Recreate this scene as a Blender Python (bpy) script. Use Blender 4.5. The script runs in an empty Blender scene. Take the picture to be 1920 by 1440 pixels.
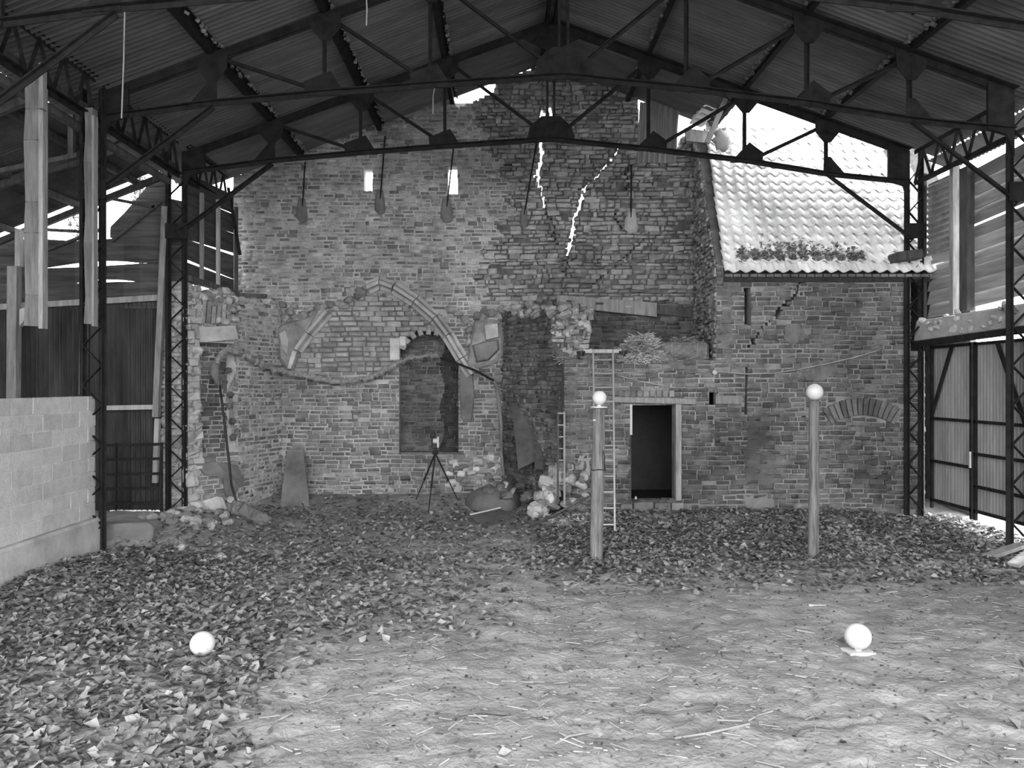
import bpy, math, random
import numpy as np
from mathutils import Vector, Matrix

# ------------------------------------------------------------------ camera, sky, exposure
SC = bpy.context.scene
COL = SC.collection
F, CX, CY, EYE = 1440.0, 940.0, 720.0, 2.3        # focal length in pixels, vanishing point, eye height
cam = bpy.data.cameras.new('camera')
cam.lens = 27.0
cam.sensor_width = 36.0
cam.shift_x = 20.0 / 1920.0
cam.clip_end = 500
co = bpy.data.objects.new('camera', cam)
COL.objects.link(co)
co.location = (0, 0, EYE)
co.rotation_euler = (math.pi / 2, 0, 0)
SC.camera = co
w = bpy.data.worlds.new('overcast_sky')
SC.world = w
w.use_nodes = True
bg = w.node_tree.nodes['Background']
bg.inputs[0].default_value = (1, 1, 1, 1)
bg.inputs[1].default_value = 7.5
sun = bpy.data.lights.new('hazy_sun', 'SUN')
sun.energy = 5.0
sun.angle = math.radians(4)
so = bpy.data.objects.new('hazy_sun', sun)
COL.objects.link(so)
so.rotation_euler = Vector((.42, .10, .90)).to_track_quat('Z', 'Y').to_euler()
SC.view_settings.view_transform = 'Standard'
SC.view_settings.look = 'None'
SC.view_settings.exposure = 0.0
SC.view_settings.gamma = 1.0
SC.view_settings.use_curve_mapping = False

R = random.Random(7)
NR = np.random.RandomState(11)

def P(px, py, Y):
    return Vector(((px - CX) * Y / F, Y, EYE - (py - CY) * Y / F))

def PXP(px, py, X):
    Y = X * F / (px - CX)
    return Vector((X, Y, EYE - (py - CY) * Y / F))

def zroof(X):
    return 8.56 - 0.36 * abs(X - 0.85)

# ------------------------------------------------------------------ materials
MATS = {}
def mat(name, lo, hi, scale=3.0, rnd=0.0, rough=0.9, bump=0.3, bscale=40.0, big=0.0, bigscale=0.6, metal=0.0,
        stretch=(1, 1, 1), spec=0.3, contrast=(0.3, 0.7), trans=0.0):
    m = bpy.data.materials.new(name)
    m.use_nodes = True
    nt = m.node_tree
    N = nt.nodes
    L = nt.links
    bs = N['Principled BSDF']
    bs.inputs['Roughness'].default_value = rough
    bs.inputs['Metallic'].default_value = metal
    bs.inputs['Specular IOR Level'].default_value = spec
    geo = N.new('ShaderNodeNewGeometry')
    mp = N.new('ShaderNodeMapping')
    mp.inputs['Scale'].default_value = stretch
    L.new(geo.outputs['Position'], mp.inputs['Vector'])
    no = N.new('ShaderNodeTexNoise')
    no.inputs['Scale'].default_value = scale
    no.inputs['Detail'].default_value = 6
    no.inputs['Roughness'].default_value = 0.65
    L.new(mp.outputs[0], no.inputs['Vector'])
    cr = N.new('ShaderNodeMapRange')
    cr.inputs['From Min'].default_value = contrast[0]
    cr.inputs['From Max'].default_value = contrast[1]
    cr.inputs['To Min'].default_value = lo
    cr.inputs['To Max'].default_value = hi
    L.new(no.outputs[0], cr.inputs['Value'])
    val = cr.outputs[0]
    if rnd:
        oi = N.new('ShaderNodeObjectInfo')
        ad = N.new('ShaderNodeMath'); ad.operation = 'ADD'
        fr = N.new('ShaderNodeMath'); fr.operation = 'FRACT'
        L.new(oi.outputs['Random'], ad.inputs[0])
        L.new(geo.outputs['Random Per Island'], ad.inputs[1])
        L.new(ad.outputs[0], fr.inputs[0])
        mr = N.new('ShaderNodeMapRange')
        mr.inputs['To Min'].default_value = 1 - rnd
        mr.inputs['To Max'].default_value = 1 + rnd
        L.new(fr.outputs[0], mr.inputs['Value'])
        mu = N.new('ShaderNodeMath'); mu.operation = 'MULTIPLY'
        L.new(val, mu.inputs[0]); L.new(mr.outputs[0], mu.inputs[1])
        val = mu.outputs[0]
    if big:
        n2 = N.new('ShaderNodeTexNoise')
        n2.inputs['Scale'].default_value = bigscale
        n2.inputs['Detail'].default_value = 4
        L.new(geo.outputs['Position'], n2.inputs['Vector'])
        m2 = N.new('ShaderNodeMapRange')
        m2.inputs['From Min'].default_value = 0.35
        m2.inputs['From Max'].default_value = 0.65
        m2.inputs['To Min'].default_value = 1 - big
        m2.inputs['To Max'].default_value = 1 + big
        L.new(n2.outputs[0], m2.inputs['Value'])
        mu = N.new('ShaderNodeMath'); mu.operation = 'MULTIPLY'
        L.new(val, mu.inputs[0]); L.new(m2.outputs[0], mu.inputs[1])
        val = mu.outputs[0]
    cc = N.new('ShaderNodeCombineColor')
    for i in range(3):
        L.new(val, cc.inputs[i])
    L.new(cc.outputs[0], bs.inputs['Base Color'])
    if bump:
        nb = N.new('ShaderNodeTexNoise')
        nb.inputs['Scale'].default_value = bscale
        nb.inputs['Detail'].default_value = 5
        L.new(mp.outputs[0], nb.inputs['Vector'])
        bu = N.new('ShaderNodeBump')
        bu.inputs['Strength'].default_value = bump
        bu.inputs['Distance'].default_value = 0.02
        L.new(nb.outputs[0], bu.inputs['Height'])
        L.new(bu.outputs[0], bs.inputs['Normal'])
    MATS[name] = m
    return m

mat('brick', .13, .28, 5, rnd=.36, bump=.5, bscale=30, big=.25, bigscale=.5)
mat('brick_front', .08, .19, 5, rnd=.38, bump=.6, bscale=30, big=.3, bigscale=.6)
mat('brick_upper', .16, .40, 5, rnd=.5, bump=.6, bscale=30, big=.2, bigscale=.5)
mat('niche_shade', .02, .06, 5, rnd=.3, bump=.5, bscale=30)  # near-black brick colour standing in for shade in the niche
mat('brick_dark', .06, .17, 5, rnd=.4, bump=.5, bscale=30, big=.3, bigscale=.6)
mat('brick_pale', .2, .42, 5, rnd=.25, bump=.5, bscale=30, big=.15)
mat('mortar', .25, .47, 4, bump=.8, bscale=18, big=.25, bigscale=.5)
mat('mortar_pale', .34, .55, 4, bump=.8, bscale=18, big=.15)
mat('plaster_dark', .06, .15, 2, bump=.6, bscale=16, big=.25)
mat('mortar_mid', .15, .33, 4, bump=.9, bscale=16, big=.3, bigscale=.6)
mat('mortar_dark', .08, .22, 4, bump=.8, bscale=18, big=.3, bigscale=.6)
mat('rubble', .18, .38, 6, rnd=.35, bump=.9, bscale=18, big=.25, bigscale=.5)
mat('rubble_mortar', .07, .2, 6, bump=1.0, bscale=14, big=.2)
mat('limestone', .26, .48, 3, rnd=.15, bump=.4, bscale=14, big=.2)
mat('whitewash', .3, .62, 4, rnd=.2, bump=.7, bscale=14)
mat('plaster', .1, .24, 2, bump=.5, bscale=16, big=.2)
mat('concrete', .3, .5, 3, bump=.5, bscale=14, big=.15)
mat('breeze', .44, .58, 8, rnd=.1, bump=.7, bscale=50, big=.08)
mat('breeze_mortar', .55, .68, 8, bump=.6, bscale=50)
mat('steel', .012, .032, 6, rough=.9, bump=.2, bscale=30, spec=.1)
mat('steel_grey', .06, .13, 6, rough=.6, bump=.2, bscale=30)
mat('rusty_sheet', .015, .075, 3, rnd=.2, rough=.7, bump=.2, bscale=12, stretch=(1, 1, .25))
mat('door_sheet', .16, .3, 3, rnd=.12, rough=.6, bump=.15, bscale=12, stretch=(1, 1, .25))
mat('bright_sheet', .25, .5, 4, rnd=.1, rough=.5, bump=.1, bscale=12, metal=.2)
mat('roof_sheet', .075, .15, 2, rnd=.16, rough=.85, bump=.3, bscale=16, big=.12, stretch=(.35, 1.5, .35))
mat('lean_sheet', .045, .10, 3, rnd=.2, rough=.8, bump=.2, bscale=16)
mat('timber', .16, .36, 5, rnd=.15, bump=.5, bscale=18, stretch=(3, 3, .4))
mat('timber_mid', .09, .2, 5, rnd=.12, bump=.5, bscale=18, stretch=(3, 3, .4))
mat('post_wood', .07, .3, 6, rnd=.1, bump=1.0, bscale=14, stretch=(4, 4, .35))
mat('timber_pale', .3, .5, 5, rnd=.12, bump=.4, bscale=18, stretch=(3, 3, .4))
mat('timber_dark', .04, .11, 5, rnd=.2, bump=.4, bscale=18, stretch=(3, 3, .5))
mat('board', .03, .1, 4, rnd=.3, bump=.5, bscale=12, stretch=(.35, .35, 4))
mat('board_grey', .24, .45, 4, rnd=.2, bump=.4, bscale=12, stretch=(.35, .35, 4))
mat('pantile', .68, .88, 2.5, rnd=.12, rough=.8, bump=.3, bscale=25, big=.15, bigscale=1.2)
mat('dirt', .18, .37, 2.2, bump=1.0, bscale=26, big=.18, bigscale=.45)
mat('leaf', .09, .26, 8, rnd=.6, rough=.7, bump=.1, spec=.4)
mat('straw', .2, .34, 8, rnd=.3, bump=0)
mat('twig', .05, .12, 8, rnd=.3, bump=.2)
mat('hay_dark', .08, .2, 14, rnd=.5, bump=.8, bscale=40)
mat('hay', .25, .5, 14, rnd=.5, bump=.5, bscale=40)
mat('globe', .6, .63, 2, rough=.35, bump=0, spec=.5)
mat('white_plastic', .5, .56, 4, rough=.4, bump=0)
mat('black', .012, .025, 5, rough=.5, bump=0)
mat('rope', .16, .38, 18, bump=1.0, bscale=40)
mat('canvas', .1, .22, 4, bump=.6, bscale=20)
mat('sheet_plastic', .35, .6, 5, rough=.4, bump=.3, bscale=10)
mat('foliage', .08, .2, 4, rnd=.6, bump=0)
mat('bark', .05, .12, 6, bump=.6, bscale=12)
mat('slate', .06, .13, 3, rough=.7, bump=.3, bscale=14)
mat('aluminium', .35, .5, 5, rough=.4, metal=.5, bump=0)

# ------------------------------------------------------------------ object helpers
def world_loc(o):
    v = Vector((0, 0, 0))
    while o is not None:
        v = v + o.location
        o = o.parent
    return v

def tag(o, label=None, cat=None, group=None, kind=None):
    if label: o['label'] = label
    if cat: o['category'] = cat
    if group: o['group'] = group
    if kind: o['kind'] = kind
    return o

def thing(name, loc, label, cat, group=None, kind=None):
    o = bpy.data.objects.new(name, None)
    o.empty_display_size = .2
    COL.objects.link(o)
    o.location = loc
    return tag(o, label, cat, group, kind)

class MB:
    def __init__(s):
        s.v = []; s.f = []
    def add(s, vs, fs):
        b = len(s.v)
        s.v.extend([tuple(v) for v in vs])
        s.f.extend([tuple(i + b for i in f) for f in fs])
    def hexa(s, c):            # eight corners: bottom 0-3, top 4-7
        s.add(c, [(0, 3, 2, 1), (4, 5, 6, 7), (0, 1, 5, 4), (1, 2, 6, 5), (2, 3, 7, 6), (3, 0, 4, 7)])
    def box(s, c, d, rz=0.0, m=None):
        c = Vector(c)
        mm = m if m is not None else Matrix.Rotation(rz, 3, 'Z')
        hx, hy, hz = d[0] / 2, d[1] / 2, d[2] / 2
        s.hexa([c + mm @ Vector(q) for q in [(-hx, -hy, -hz), (hx, -hy, -hz), (hx, hy, -hz), (-hx, hy, -hz),
                                             (-hx, -hy, hz), (hx, -hy, hz), (hx, hy, hz), (-hx, hy, hz)]])
    def bar(s, p0, p1, wd, ht, up=(0, 0, 1)):
        p0 = Vector(p0); p1 = Vector(p1)
        d = (p1 - p0).normalized()
        up = Vector(up)
        sd = d.cross(up)
        if sd.length < 1e-4:
            sd = d.cross(Vector((0, 1, 0)))
        sd.normalize()
        u = sd.cross(d).normalized()
        a = sd * wd / 2; b = u * ht / 2
        s.hexa([p0 - a - b, p0 + a - b, p0 + a + b, p0 - a + b, p1 - a - b, p1 + a - b, p1 + a + b, p1 - a + b])
    def angle(s, p0, p1, wd, t=.012, up=(0, 0, 1)):     # L section
        p0 = Vector(p0); p1 = Vector(p1)
        d = (p1 - p0).normalized()
        sd = d.cross(Vector(up))
        if sd.length < 1e-4:
            sd = d.cross(Vector((0, 1, 0)))
        sd.normalize()
        u = sd.cross(d).normalized()
        s.bar(p0, p1, t, wd, up)
        o = sd * wd / 2 + u * (wd / 2 - t / 2)
        s.bar(p0 + o, p1 + o, wd, t, up)
    def tube(s, pts, r, n=8):
        pts = [Vector(p) for p in pts]
        k = len(pts)
        rr = r if isinstance(r, (list, tuple)) else [r] * k
        vs = []; fs = []
        pa = None
        for i, p in enumerate(pts):
            d = (pts[min(i + 1, k - 1)] - pts[max(i - 1, 0)]).normalized()
            if pa is None:
                pa = d.orthogonal().normalized()
            else:
                pa = (pa - d * pa.dot(d)).normalized()
            pb = d.cross(pa)
            for j in range(n):
                t = 2 * math.pi * j / n
                vs.append(p + (pa * math.cos(t) + pb * math.sin(t)) * rr[i])
        for i in range(k - 1):
            for j in range(n):
                a = i * n + j; b = i * n + (j + 1) % n
                fs.append((a, b, b + n, a + n))
        fs.append(tuple(range(n - 1, -1, -1)))
        fs.append(tuple(range((k - 1) * n, k * n)))
        s.add(vs, fs)
    def prism(s, poly, ext):   # 3D polygon pushed along ext
        ext = Vector(ext)
        n = len(poly)
        vs = [Vector(p) for p in poly] + [Vector(p) + ext for p in poly]
        fs = [tuple(range(n)), tuple(range(2 * n - 1, n - 1, -1))]
        for i in range(n):
            j = (i + 1) % n
            fs.append((i, i + n, j + n, j))
        s.add(vs, fs)
    def lathe(s, c, prof, n=16):
        c = Vector(c)
        vs = []; fs = []
        for (r, z) in prof:
            for j in range(n):
                t = 2 * math.pi * j / n
                vs.append(c + Vector((r * math.cos(t), r * math.sin(t), z)))
        for i in range(len(prof) - 1):
            for j in range(n):
                a = i * n + j; b = i * n + (j + 1) % n
                fs.append((a, b, b + n, a + n))
        fs.append(tuple(range(n - 1, -1, -1)))
        fs.append(tuple(range((len(prof) - 1) * n, len(prof) * n)))
        s.add(vs, fs)
    def sphere(s, c, r, n=28, m=16):
        prof = [(max(1e-4, r * math.sin(math.pi * i / m)), -r * math.cos(math.pi * i / m)) for i in range(m + 1)]
        s.lathe(c, prof, n)
    def corr(s, o, wv, lv, width, length, pitch, amp, seg=4, th=.006, jag=0.0, rows=1):   # corrugated sheet
        o = Vector(o); wv = Vector(wv).normalized(); lv = Vector(lv).normalized()
        nv = wv.cross(lv).normalized()
        k = max(2, int(width / pitch * seg))
        rs = rows + 1
        vs = []; fs = []
        for side in (0, 1):
            for i in range(k + 1):
                x = width * i / k
                h = amp * math.sin(2 * math.pi * x / pitch)
                for j in range(rs):
                    e = (R.random() - .5) * jag if j in (0, rs - 1) else 0
                    vs.append(o + wv * x + lv * (length * j / rows + (e if side == 0 else 0)) + nv * (h + side * th))
        for side in (0, 1):
            b = side * (k + 1) * rs
            for i in range(k):
                for j in range(rows):
                    a = b + i * rs + j
                    q = (a, a + rs, a + rs + 1, a + 1)
                    fs.append(q if side else q[::-1])
        s.add(vs, fs)
    def build(s, name, m, parent=None, loc=None, smooth=False, bevel=0.0):
        if parent is not None:
            org = world_loc(parent)
        elif loc is not None:
            org = Vector(loc)
        else:
            a = np.array(s.v)
            org = Vector(((a[:, 0].min() + a[:, 0].max()) / 2, (a[:, 1].min() + a[:, 1].max()) / 2, a[:, 2].min()))
        me = bpy.data.meshes.new(name)
        me.from_pydata([(v[0] - org.x, v[1] - org.y, v[2] - org.z) for v in s.v], [], s.f)
        if m: me.materials.append(MATS[m])
        if smooth:
            me.polygons.foreach_set('use_smooth', [True] * len(me.polygons))
        me.update()
        o = bpy.data.objects.new(name, me)
        COL.objects.link(o)
        if parent is not None:
            o.parent = parent
        else:
            o.location = org
        if bevel:
            b = o.modifiers.new('edge', 'BEVEL')
            b.width = bevel; b.segments = 1
        return o

def np_mesh(name, V, Fc, m, parent=None, loc=(0, 0, 0), smooth=False):
    V = np.asarray(V, dtype=np.float32); Fc = np.asarray(Fc, dtype=np.int32)
    org = world_loc(parent) if parent is not None else Vector(loc)
    V = V - np.array(org, dtype=np.float32)
    me = bpy.data.meshes.new(name)
    me.vertices.add(len(V)); me.vertices.foreach_set('co', V.ravel())
    k = Fc.shape[1]
    me.loops.add(Fc.size); me.loops.foreach_set('vertex_index', Fc.ravel())
    me.polygons.add(len(Fc))
    me.polygons.foreach_set('loop_start', np.arange(0, Fc.size, k, dtype=np.int32))
    me.polygons.foreach_set('loop_total', np.full(len(Fc), k, dtype=np.int32))
    if smooth:
        me.polygons.foreach_set('use_smooth', np.ones(len(Fc), dtype=bool))
    me.materials.append(MATS[m])
    me.update(calc_edges=True); me.validate()
    o = bpy.data.objects.new(name, me)
    COL.objects.link(o)
    if parent is not None: o.parent = parent
    else: o.location = org
    return o

# ------------------------------------------------------------------ masks in the plane of a wall
def inpoly(px, py, poly):
    c = np.zeros(px.shape, bool)
    n = len(poly)
    j = n - 1
    for i in range(n):
        xi, yi = poly[i]; xj, yj = poly[j]
        if yi != yj:
            c ^= ((yi > py) != (yj > py)) & (px < (xj - xi) * (py - yi) / (yj - yi) + xi)
        j = i
    return c

def incrack(px, py, pts):
    c = np.zeros(px.shape, bool)
    for (x0, y0, w0), (x1, y1, w1) in zip(pts[:-1], pts[1:]):
        if abs(y1 - y0) < 1e-6:
            continue
        t = (py - y0) / (y1 - y0)
        ok = (t >= 0) & (t <= 1)
        x = x0 + (x1 - x0) * t
        ww = w0 + (w1 - w0) * t
        wob = 2.2 * np.sin(py * .55) + 1.6 * np.sin(py * 1.31)
        c |= ok & (np.abs(px - x - wob) < np.maximum(ww * (.9 + .5 * np.sin(py * .9 + x1)), .9))
    return c

def make_unit_bricks(n, rough):
    out = []
    for k in range(n):
        r = random.Random(100 + k + int(rough * 1000))
        j = lambda a: (r.random() - .5) * 2 * a * rough
        v = []
        for (x, z) in ((-.5, -.5), (.5, -.5), (.5, .5), (-.5, .5)):
            v.append((x, .5, z))
        for (x, z) in ((-.5, -.5), (.5, -.5), (.5, .5), (-.5, .5)):
            v.append((x + j(.04), -.18 + j(.12), z + j(.09)))
        for (x, z) in ((-.5, -.5), (.5, -.5), (.5, .5), (-.5, .5)):
            v.append((x * .93 + j(.05), -.5 + j(.2), z * .78 + j(.14)))
        f = []
        for b in (0, 4):
            for i in range(4):
                q = (i + 1) % 4
                f.append((b + i, b + q, b + q + 4, b + i + 4))
        f.append((8, 9, 10, 11))
        out.append((np.array(v), np.array(f)))
    return out
UB = {'tidy': make_unit_bricks(16, .6), 'worn': make_unit_bricks(16, 1.0), 'rough': make_unit_bricks(20, 1.9)}
UBM = {}
def unit_mesh(style, k, m):
    key = (style, k, m)
    if key not in UBM:
        v, f = UB[style][k]
        me = bpy.data.meshes.new('brick')
        me.from_pydata([tuple(q) for q in v], [], [tuple(int(i) for i in q) for q in f])
        me.materials.append(MATS[m])
        UBM[key] = me
    return UBM[key]

def runs(mask):
    d = np.diff(np.concatenate(([0], mask.astype(np.int8), [0])))
    return list(zip(np.where(d == 1)[0], np.where(d == -1)[0]))

def lay_wall(name, p0, p1, z0, z1, solid, through, zones, label, cat='wall', thick=.14, rear=.12, mortar='mortar', n_single=300, seed=1, kind='structure', beds=()):
    """solid(px,py): where the front layer stands; through(px,py): real openings; zones: dicts of brick style"""
    r = random.Random(seed)
    p0 = Vector((p0[0], p0[1], 0)); p1 = Vector((p1[0], p1[1], 0))
    Lw = (p1 - p0).length
    u = (p1 - p0).normalized()
    back = Vector((-u.y, u.x, 0))
    ang = math.atan2(u.y, u.x)
    st = .012
    us = np.arange(st / 2, Lw, st)
    X = p0.x + u.x * us; Y = p0.y + u.y * us
    PX = CX + F * X / Y
    def py(z): return CY - (z - EYE) * F / Y
    mb = MB()
    bmb = [MB() for _ in beds]
    def strip(a, b, za, zb, d0, d1, mb=mb):
        q0 = p0 + u * a; q1 = p0 + u * b
        c = []
        for z in (za, zb):
            for (q, d) in ((q0, d0), (q1, d0), (q1, d1), (q0, d1)):
                v = q + back * d
                c.append((v.x, v.y, z))
        mb.hexa(c)
    h = .055
    z = z0
    while z < z1:
        yy = py(z + h / 2)
        full = solid(PX, yy, us, z) & ~through(PX, yy, us, z)
        rear_m = zones_outline(PX, yy, us, z, solid) & ~through(PX, yy, us, z)
        for (bm_, bmat), m2 in zip(beds, bmb):
            part = full & bm_(PX, yy, us, z)
            for (a, b) in runs(part):
                strip(a * st, b * st, z, z + h, 0, thick, m2)
            full = full & ~part
        for (a, b) in runs(full):
            strip(a * st, b * st, z, z + h, 0, thick)
        for (a, b) in runs(rear_m):
            strip(a * st, b * st, z, z + h, thick, thick + rear)
        z += h
    wall = mb.build(name, mortar, loc=(p0.x, p0.y, z0))
    tag(wall, label, cat, kind=kind)
    for (bm_, bmat), m2 in zip(beds, bmb):
        if m2.v: m2.build('mortar_bed', bmat, wall)
    recs = []
    for zi, zn in enumerate(zones):
        z = z0 + zn.get('zoff', 0.0)
        row = 0
        c = zn['course']; bl = zn['blen']; jt = zn['joint']; ir = zn.get('irregular', 0)
        while z < z1:
            ch = c * (1 + (r.random() - .5) * ir)
            zz = z + ch / 2
            yy = py(zz)
            ok = solid(PX, yy, us, zz) & zn['mask'](PX, yy, us, zz) & ~through(PX, yy, us, zz)
            for (a, b) in runs(ok):
                ua, ub = a * st, b * st
                x = ua - (bl * (.5 if row % 2 else 0) + r.random() * .04)
                while x < ub:
                    ln = bl * (.5 if r.random() < zn.get('headers', .25) else 1.0) * (1 + (r.random() - .5) * (.08 + 1.2 * ir))
                    s, e = max(x, ua), min(x + ln - jt, ub)
                    x += ln
                    if e - s < .04 or r.random() < zn.get('missing', .015):
                        continue
                    if ir and r.random() < .25: hgt = ch * 1.35
                    else: hgt = ch
                    wav = .012 * math.sin(s * 1.7 + z * .6) + .008 * math.sin(s * 4.1 + z)
                    pr = zn['proud'] * (.35 + r.random() * .9)
                    recs.append((s, e, zz + wav, hgt - jt * (.8 + .5 * r.random()), pr, zn.get('style', 'worn'), zn['mat'],
                                 r.randrange(16), (r.random() - .5) * (.02 + .12 * ir)))
            z += ch
            row += 1
    # the ones that show largest are single bricks, the rest one mesh per material
    def show(q):
        v = p0 + u * (q[0] + q[1]) / 2
        return (q[1] - q[0]) * q[3] / (v.y * v.y) * (.9 + .2 * ((q[0] * 37.7 + q[2] * 91.3) % 1))
    order = sorted(range(len(recs)), key=lambda i: -show(recs[i]))
    sing = set(order[:n_single])
    org = Vector((p0.x, p0.y, z0))
    buf = {}
    for i, (s, e, zc, hh, pr, sty, mt, k, tilt) in enumerate(recs):
        dep = pr + .04
        cen = p0 + u * (s + e) / 2 + back * (dep / 2 - pr)
        cen.z = zc
        if i in sing:
            o = bpy.data.objects.new('brick', unit_mesh(sty, k, mt))
            o.location = cen - org
            o.rotation_euler = (0, tilt, ang)
            o.scale = (e - s, dep, hh)
            o.parent = wall
            COL.objects.link(o)
        else:
            v, f = UB[sty][k]
            q = v * np.array([e - s, dep, hh])
            ct, sn = math.cos(tilt), math.sin(tilt)
            x, y, zq = q[:, 0] * ct + q[:, 2] * sn, q[:, 1], -q[:, 0] * sn + q[:, 2] * ct
            W = np.stack([cen.x + u.x * x + back.x * y, cen.y + u.y * x + back.y * y, cen.z + zq], 1)
            b = buf.setdefault(mt, [[], [], 0])
            b[0].append(W); b[1].append(f + b[2]); b[2] += len(W)
    for mt, (vs, fs, _) in buf.items():
        tag(np_mesh('bricks', np.concatenate(vs), np.concatenate(fs), mt, wall), kind='stuff')
    return wall

def zones_outline(PX, yy, us, z, solid):
    """rear layer: fills small pockets of the front layer (closing)"""
    m = solid(PX, yy, us, z)
    rr = runs(m)
    out = m.copy()
    for (a, b), (c, d) in zip(rr[:-1], rr[1:]):
        if c - b < 40:
            out[b:c] = True
    return out

def none(px, py, us, z): return np.zeros(px.shape, bool)
def allm(px, py, us, z): return np.ones(px.shape, bool)

def rock_variants(n=8):
    out = []
    for k in range(n):
        r = random.Random(500 + k)
        mb = MB(); mb.sphere((0, 0, 0), .5, 8, 5)
        v = np.array(mb.v)
        v = np.sign(v) * (np.abs(v) / .5) ** .62 * .46
        g = [np.array([r.gauss(0, 1) for _ in range(3)]) for _ in range(5)]
        s = np.ones(len(v))
        for q in g:
            q = q / np.linalg.norm(q)
            s -= .35 * np.clip((v @ q) / .5 - .55, 0, 1)
        v = v * s[:, None] * (1 + .06 * np.array([r.gauss(0, 1) for _ in v]))[:, None]
        out.append((v, mb.f))
    return out
ROCKS = rock_variants()
ROCKM = {}
def rock(name, c, d, m, parent=None, rot=None, rr=R):
    k = rr.randrange(8)
    if (k, m, name) not in ROCKM:
        me = bpy.data.meshes.new(name)
        me.from_pydata([tuple(q) for q in ROCKS[k][0]], [], ROCKS[k][1])
        me.materials.append(MATS[m])
        ROCKM[(k, m, name)] = me
    o = bpy.data.objects.new(name, ROCKM[(k, m, name)])
    c = Vector(c)
    if parent is not None:
        o.parent = parent
        c = c - world_loc(parent)
    o.location = c
    o.scale = d
    o.rotation_euler = rot if rot else (rr.random() * .6, rr.random() * .6, rr.random() * 6)
    COL.objects.link(o)
    return o

# ------------------------------------------------------------------ ground
def vnoise(x, y, seed):
    xi = np.floor(x).astype(np.int64); yi = np.floor(y).astype(np.int64)
    fx = x - xi; fy = y - yi
    fx = fx * fx * (3 - 2 * fx); fy = fy * fy * (3 - 2 * fy)
    def hsh(a, b):
        n = (a * 374761393 + b * 668265263 + seed * 974711) & 0x7fffffff
        n = ((n ^ (n >> 13)) * 1274126177) & 0x7fffffff
        return ((n ^ (n >> 16)) & 0xffff) / 65535.0
    return (hsh(xi, yi) * (1 - fx) + hsh(xi + 1, yi) * fx) * (1 - fy) + (hsh(xi, yi + 1) * (1 - fx) + hsh(xi + 1, yi + 1) * fx) * fy

def sstep(a, b, x):
    t = np.clip((x - a) / (b - a), 0, 1)
    return t * t * (3 - 2 * t)

def gz(x, y):
    x = np.asarray(x, float); y = np.asarray(y, float)
    z = .07 * (vnoise(x * .5, y * .5, 1) - .5) + .05 * (vnoise(x * 1.6, y * 1.6, 2) - .5) + .028 * (vnoise(x * 5, y * 5, 3) - .5)
    z = z + .03 * (vnoise(x * 11, y * 14, 4) - .5)
    cl = vnoise(x * 3.2, y * 5.5, 6)
    z = z - .06 * np.clip(1 - np.abs(cl - .60) / .035, 0, 1) * (vnoise(x * 1.3, y * 1.3, 17) > .45) * sstep(7.5, 4.5, y)            # heel marks near the viewer
    z = z + .22 * sstep(-3.6, -5.2, x) * sstep(10.2, 11.2, y) * sstep(13.6, 12.4, y)          # rubble slope at the left corner
    z = z + .10 * sstep(-4.2, -5.3, x) * sstep(10.4, 9.5, y)
    z = z + .12 * sstep(12.4, 13.1, y) * sstep(.5, 1.3, x) * sstep(13.4, 13.2, y) * sstep(7.0, 6.0, x)
    z = z + .10 * sstep(13.8, 15.0, y)
    return z

xs = np.concatenate([np.arange(-14, -7.5, .25), np.arange(-7.5, 8.5, .05), np.arange(8.5, 15, .25)])
ys = np.concatenate([np.arange(-10, 3, .5), np.arange(3, 16.2, .045)])
GX, GY = np.meshgrid(xs, ys)
GZ = gz(GX, GY)
V = np.stack([GX.ravel(), GY.ravel(), GZ.ravel()], 1)
nx, ny = len(xs), len(ys)
idx = np.arange(nx * ny).reshape(ny, nx)
Fq = np.stack([idx[:-1, :-1].ravel(), idx[:-1, 1:].ravel(), idx[1:, 1:].ravel(), idx[1:, :-1].ravel()], 1)
floor = tag(np_mesh('floor', V, Fq, 'dirt', smooth=True), 'trodden bare earth floor of the open barn', 'floor', kind='structure')
mb = MB()
mb.box((0, 0, -.16), (300, 300, .1))
tag(mb.build('ground', 'dirt'), 'pale open ground lying outside around the barn', 'ground', kind='structure')

# ------------------------------------------------------------------ gable wall at the back
YB = 15.4
back_poly = [(395, 950), (395, 560), (436, 548), (438, 330), (472, 318), (488, 304), (512, 290), (530, 286), (560, 275), (720, 220), (845, 172), (857, 204), (890, 190),
             (925, 173), (936, 150), (1000, 128), (1045, 115), (1150, 150), (1196, 172), (1199, 300), (1232, 303), (1268, 285), (1277, 260), (1292, 250), (1312, 252),
             (1318, 300), (1318, 950)]
crack_one = [(1020, 190, 1), (1016, 215, 6), (1014, 240, 5), (1014, 275, 5), (1015, 300, 7), (1008, 325, 6), (1011, 345, 5), (1017, 365, 4), (1022, 385, 2), (1023, 398, 1)]
crack_two = [(1162, 262, 3), (1155, 285, 4), (1138, 308, 4), (1118, 332, 4), (1098, 347, 3), (1092, 362, 4), (1087, 390, 5), (1077, 405, 4), (1074, 430, 4), (1071, 455, 5), (1066, 476, 4)]
crack_low = [(1066, 476, 3.5), (1057, 497, 4), (1058, 525, 3.5)]
crack_side = [(1210, 446, 3), (1175, 480, 4), (1150, 505, 4), (1128, 517, 4), (1110, 534, 2)]
crack_mid = [(1022, 398, 3), (1033, 412, 4), (1036, 440, 3), (1046, 462, 2)]
crack_daub = [(1153, 385, 2), (1153, 412, 3), (1165, 430, 4), (1183, 438, 3)]
crack_rod = [(1185, 305, 3), (1172, 325, 4), (1176, 345, 2.5), (1170, 357, 2)]
slits = [[(682, 317), (699, 317), (698, 361), (682, 361)], [(840, 314), (857, 314), (859, 362), (839, 362)]]
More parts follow.
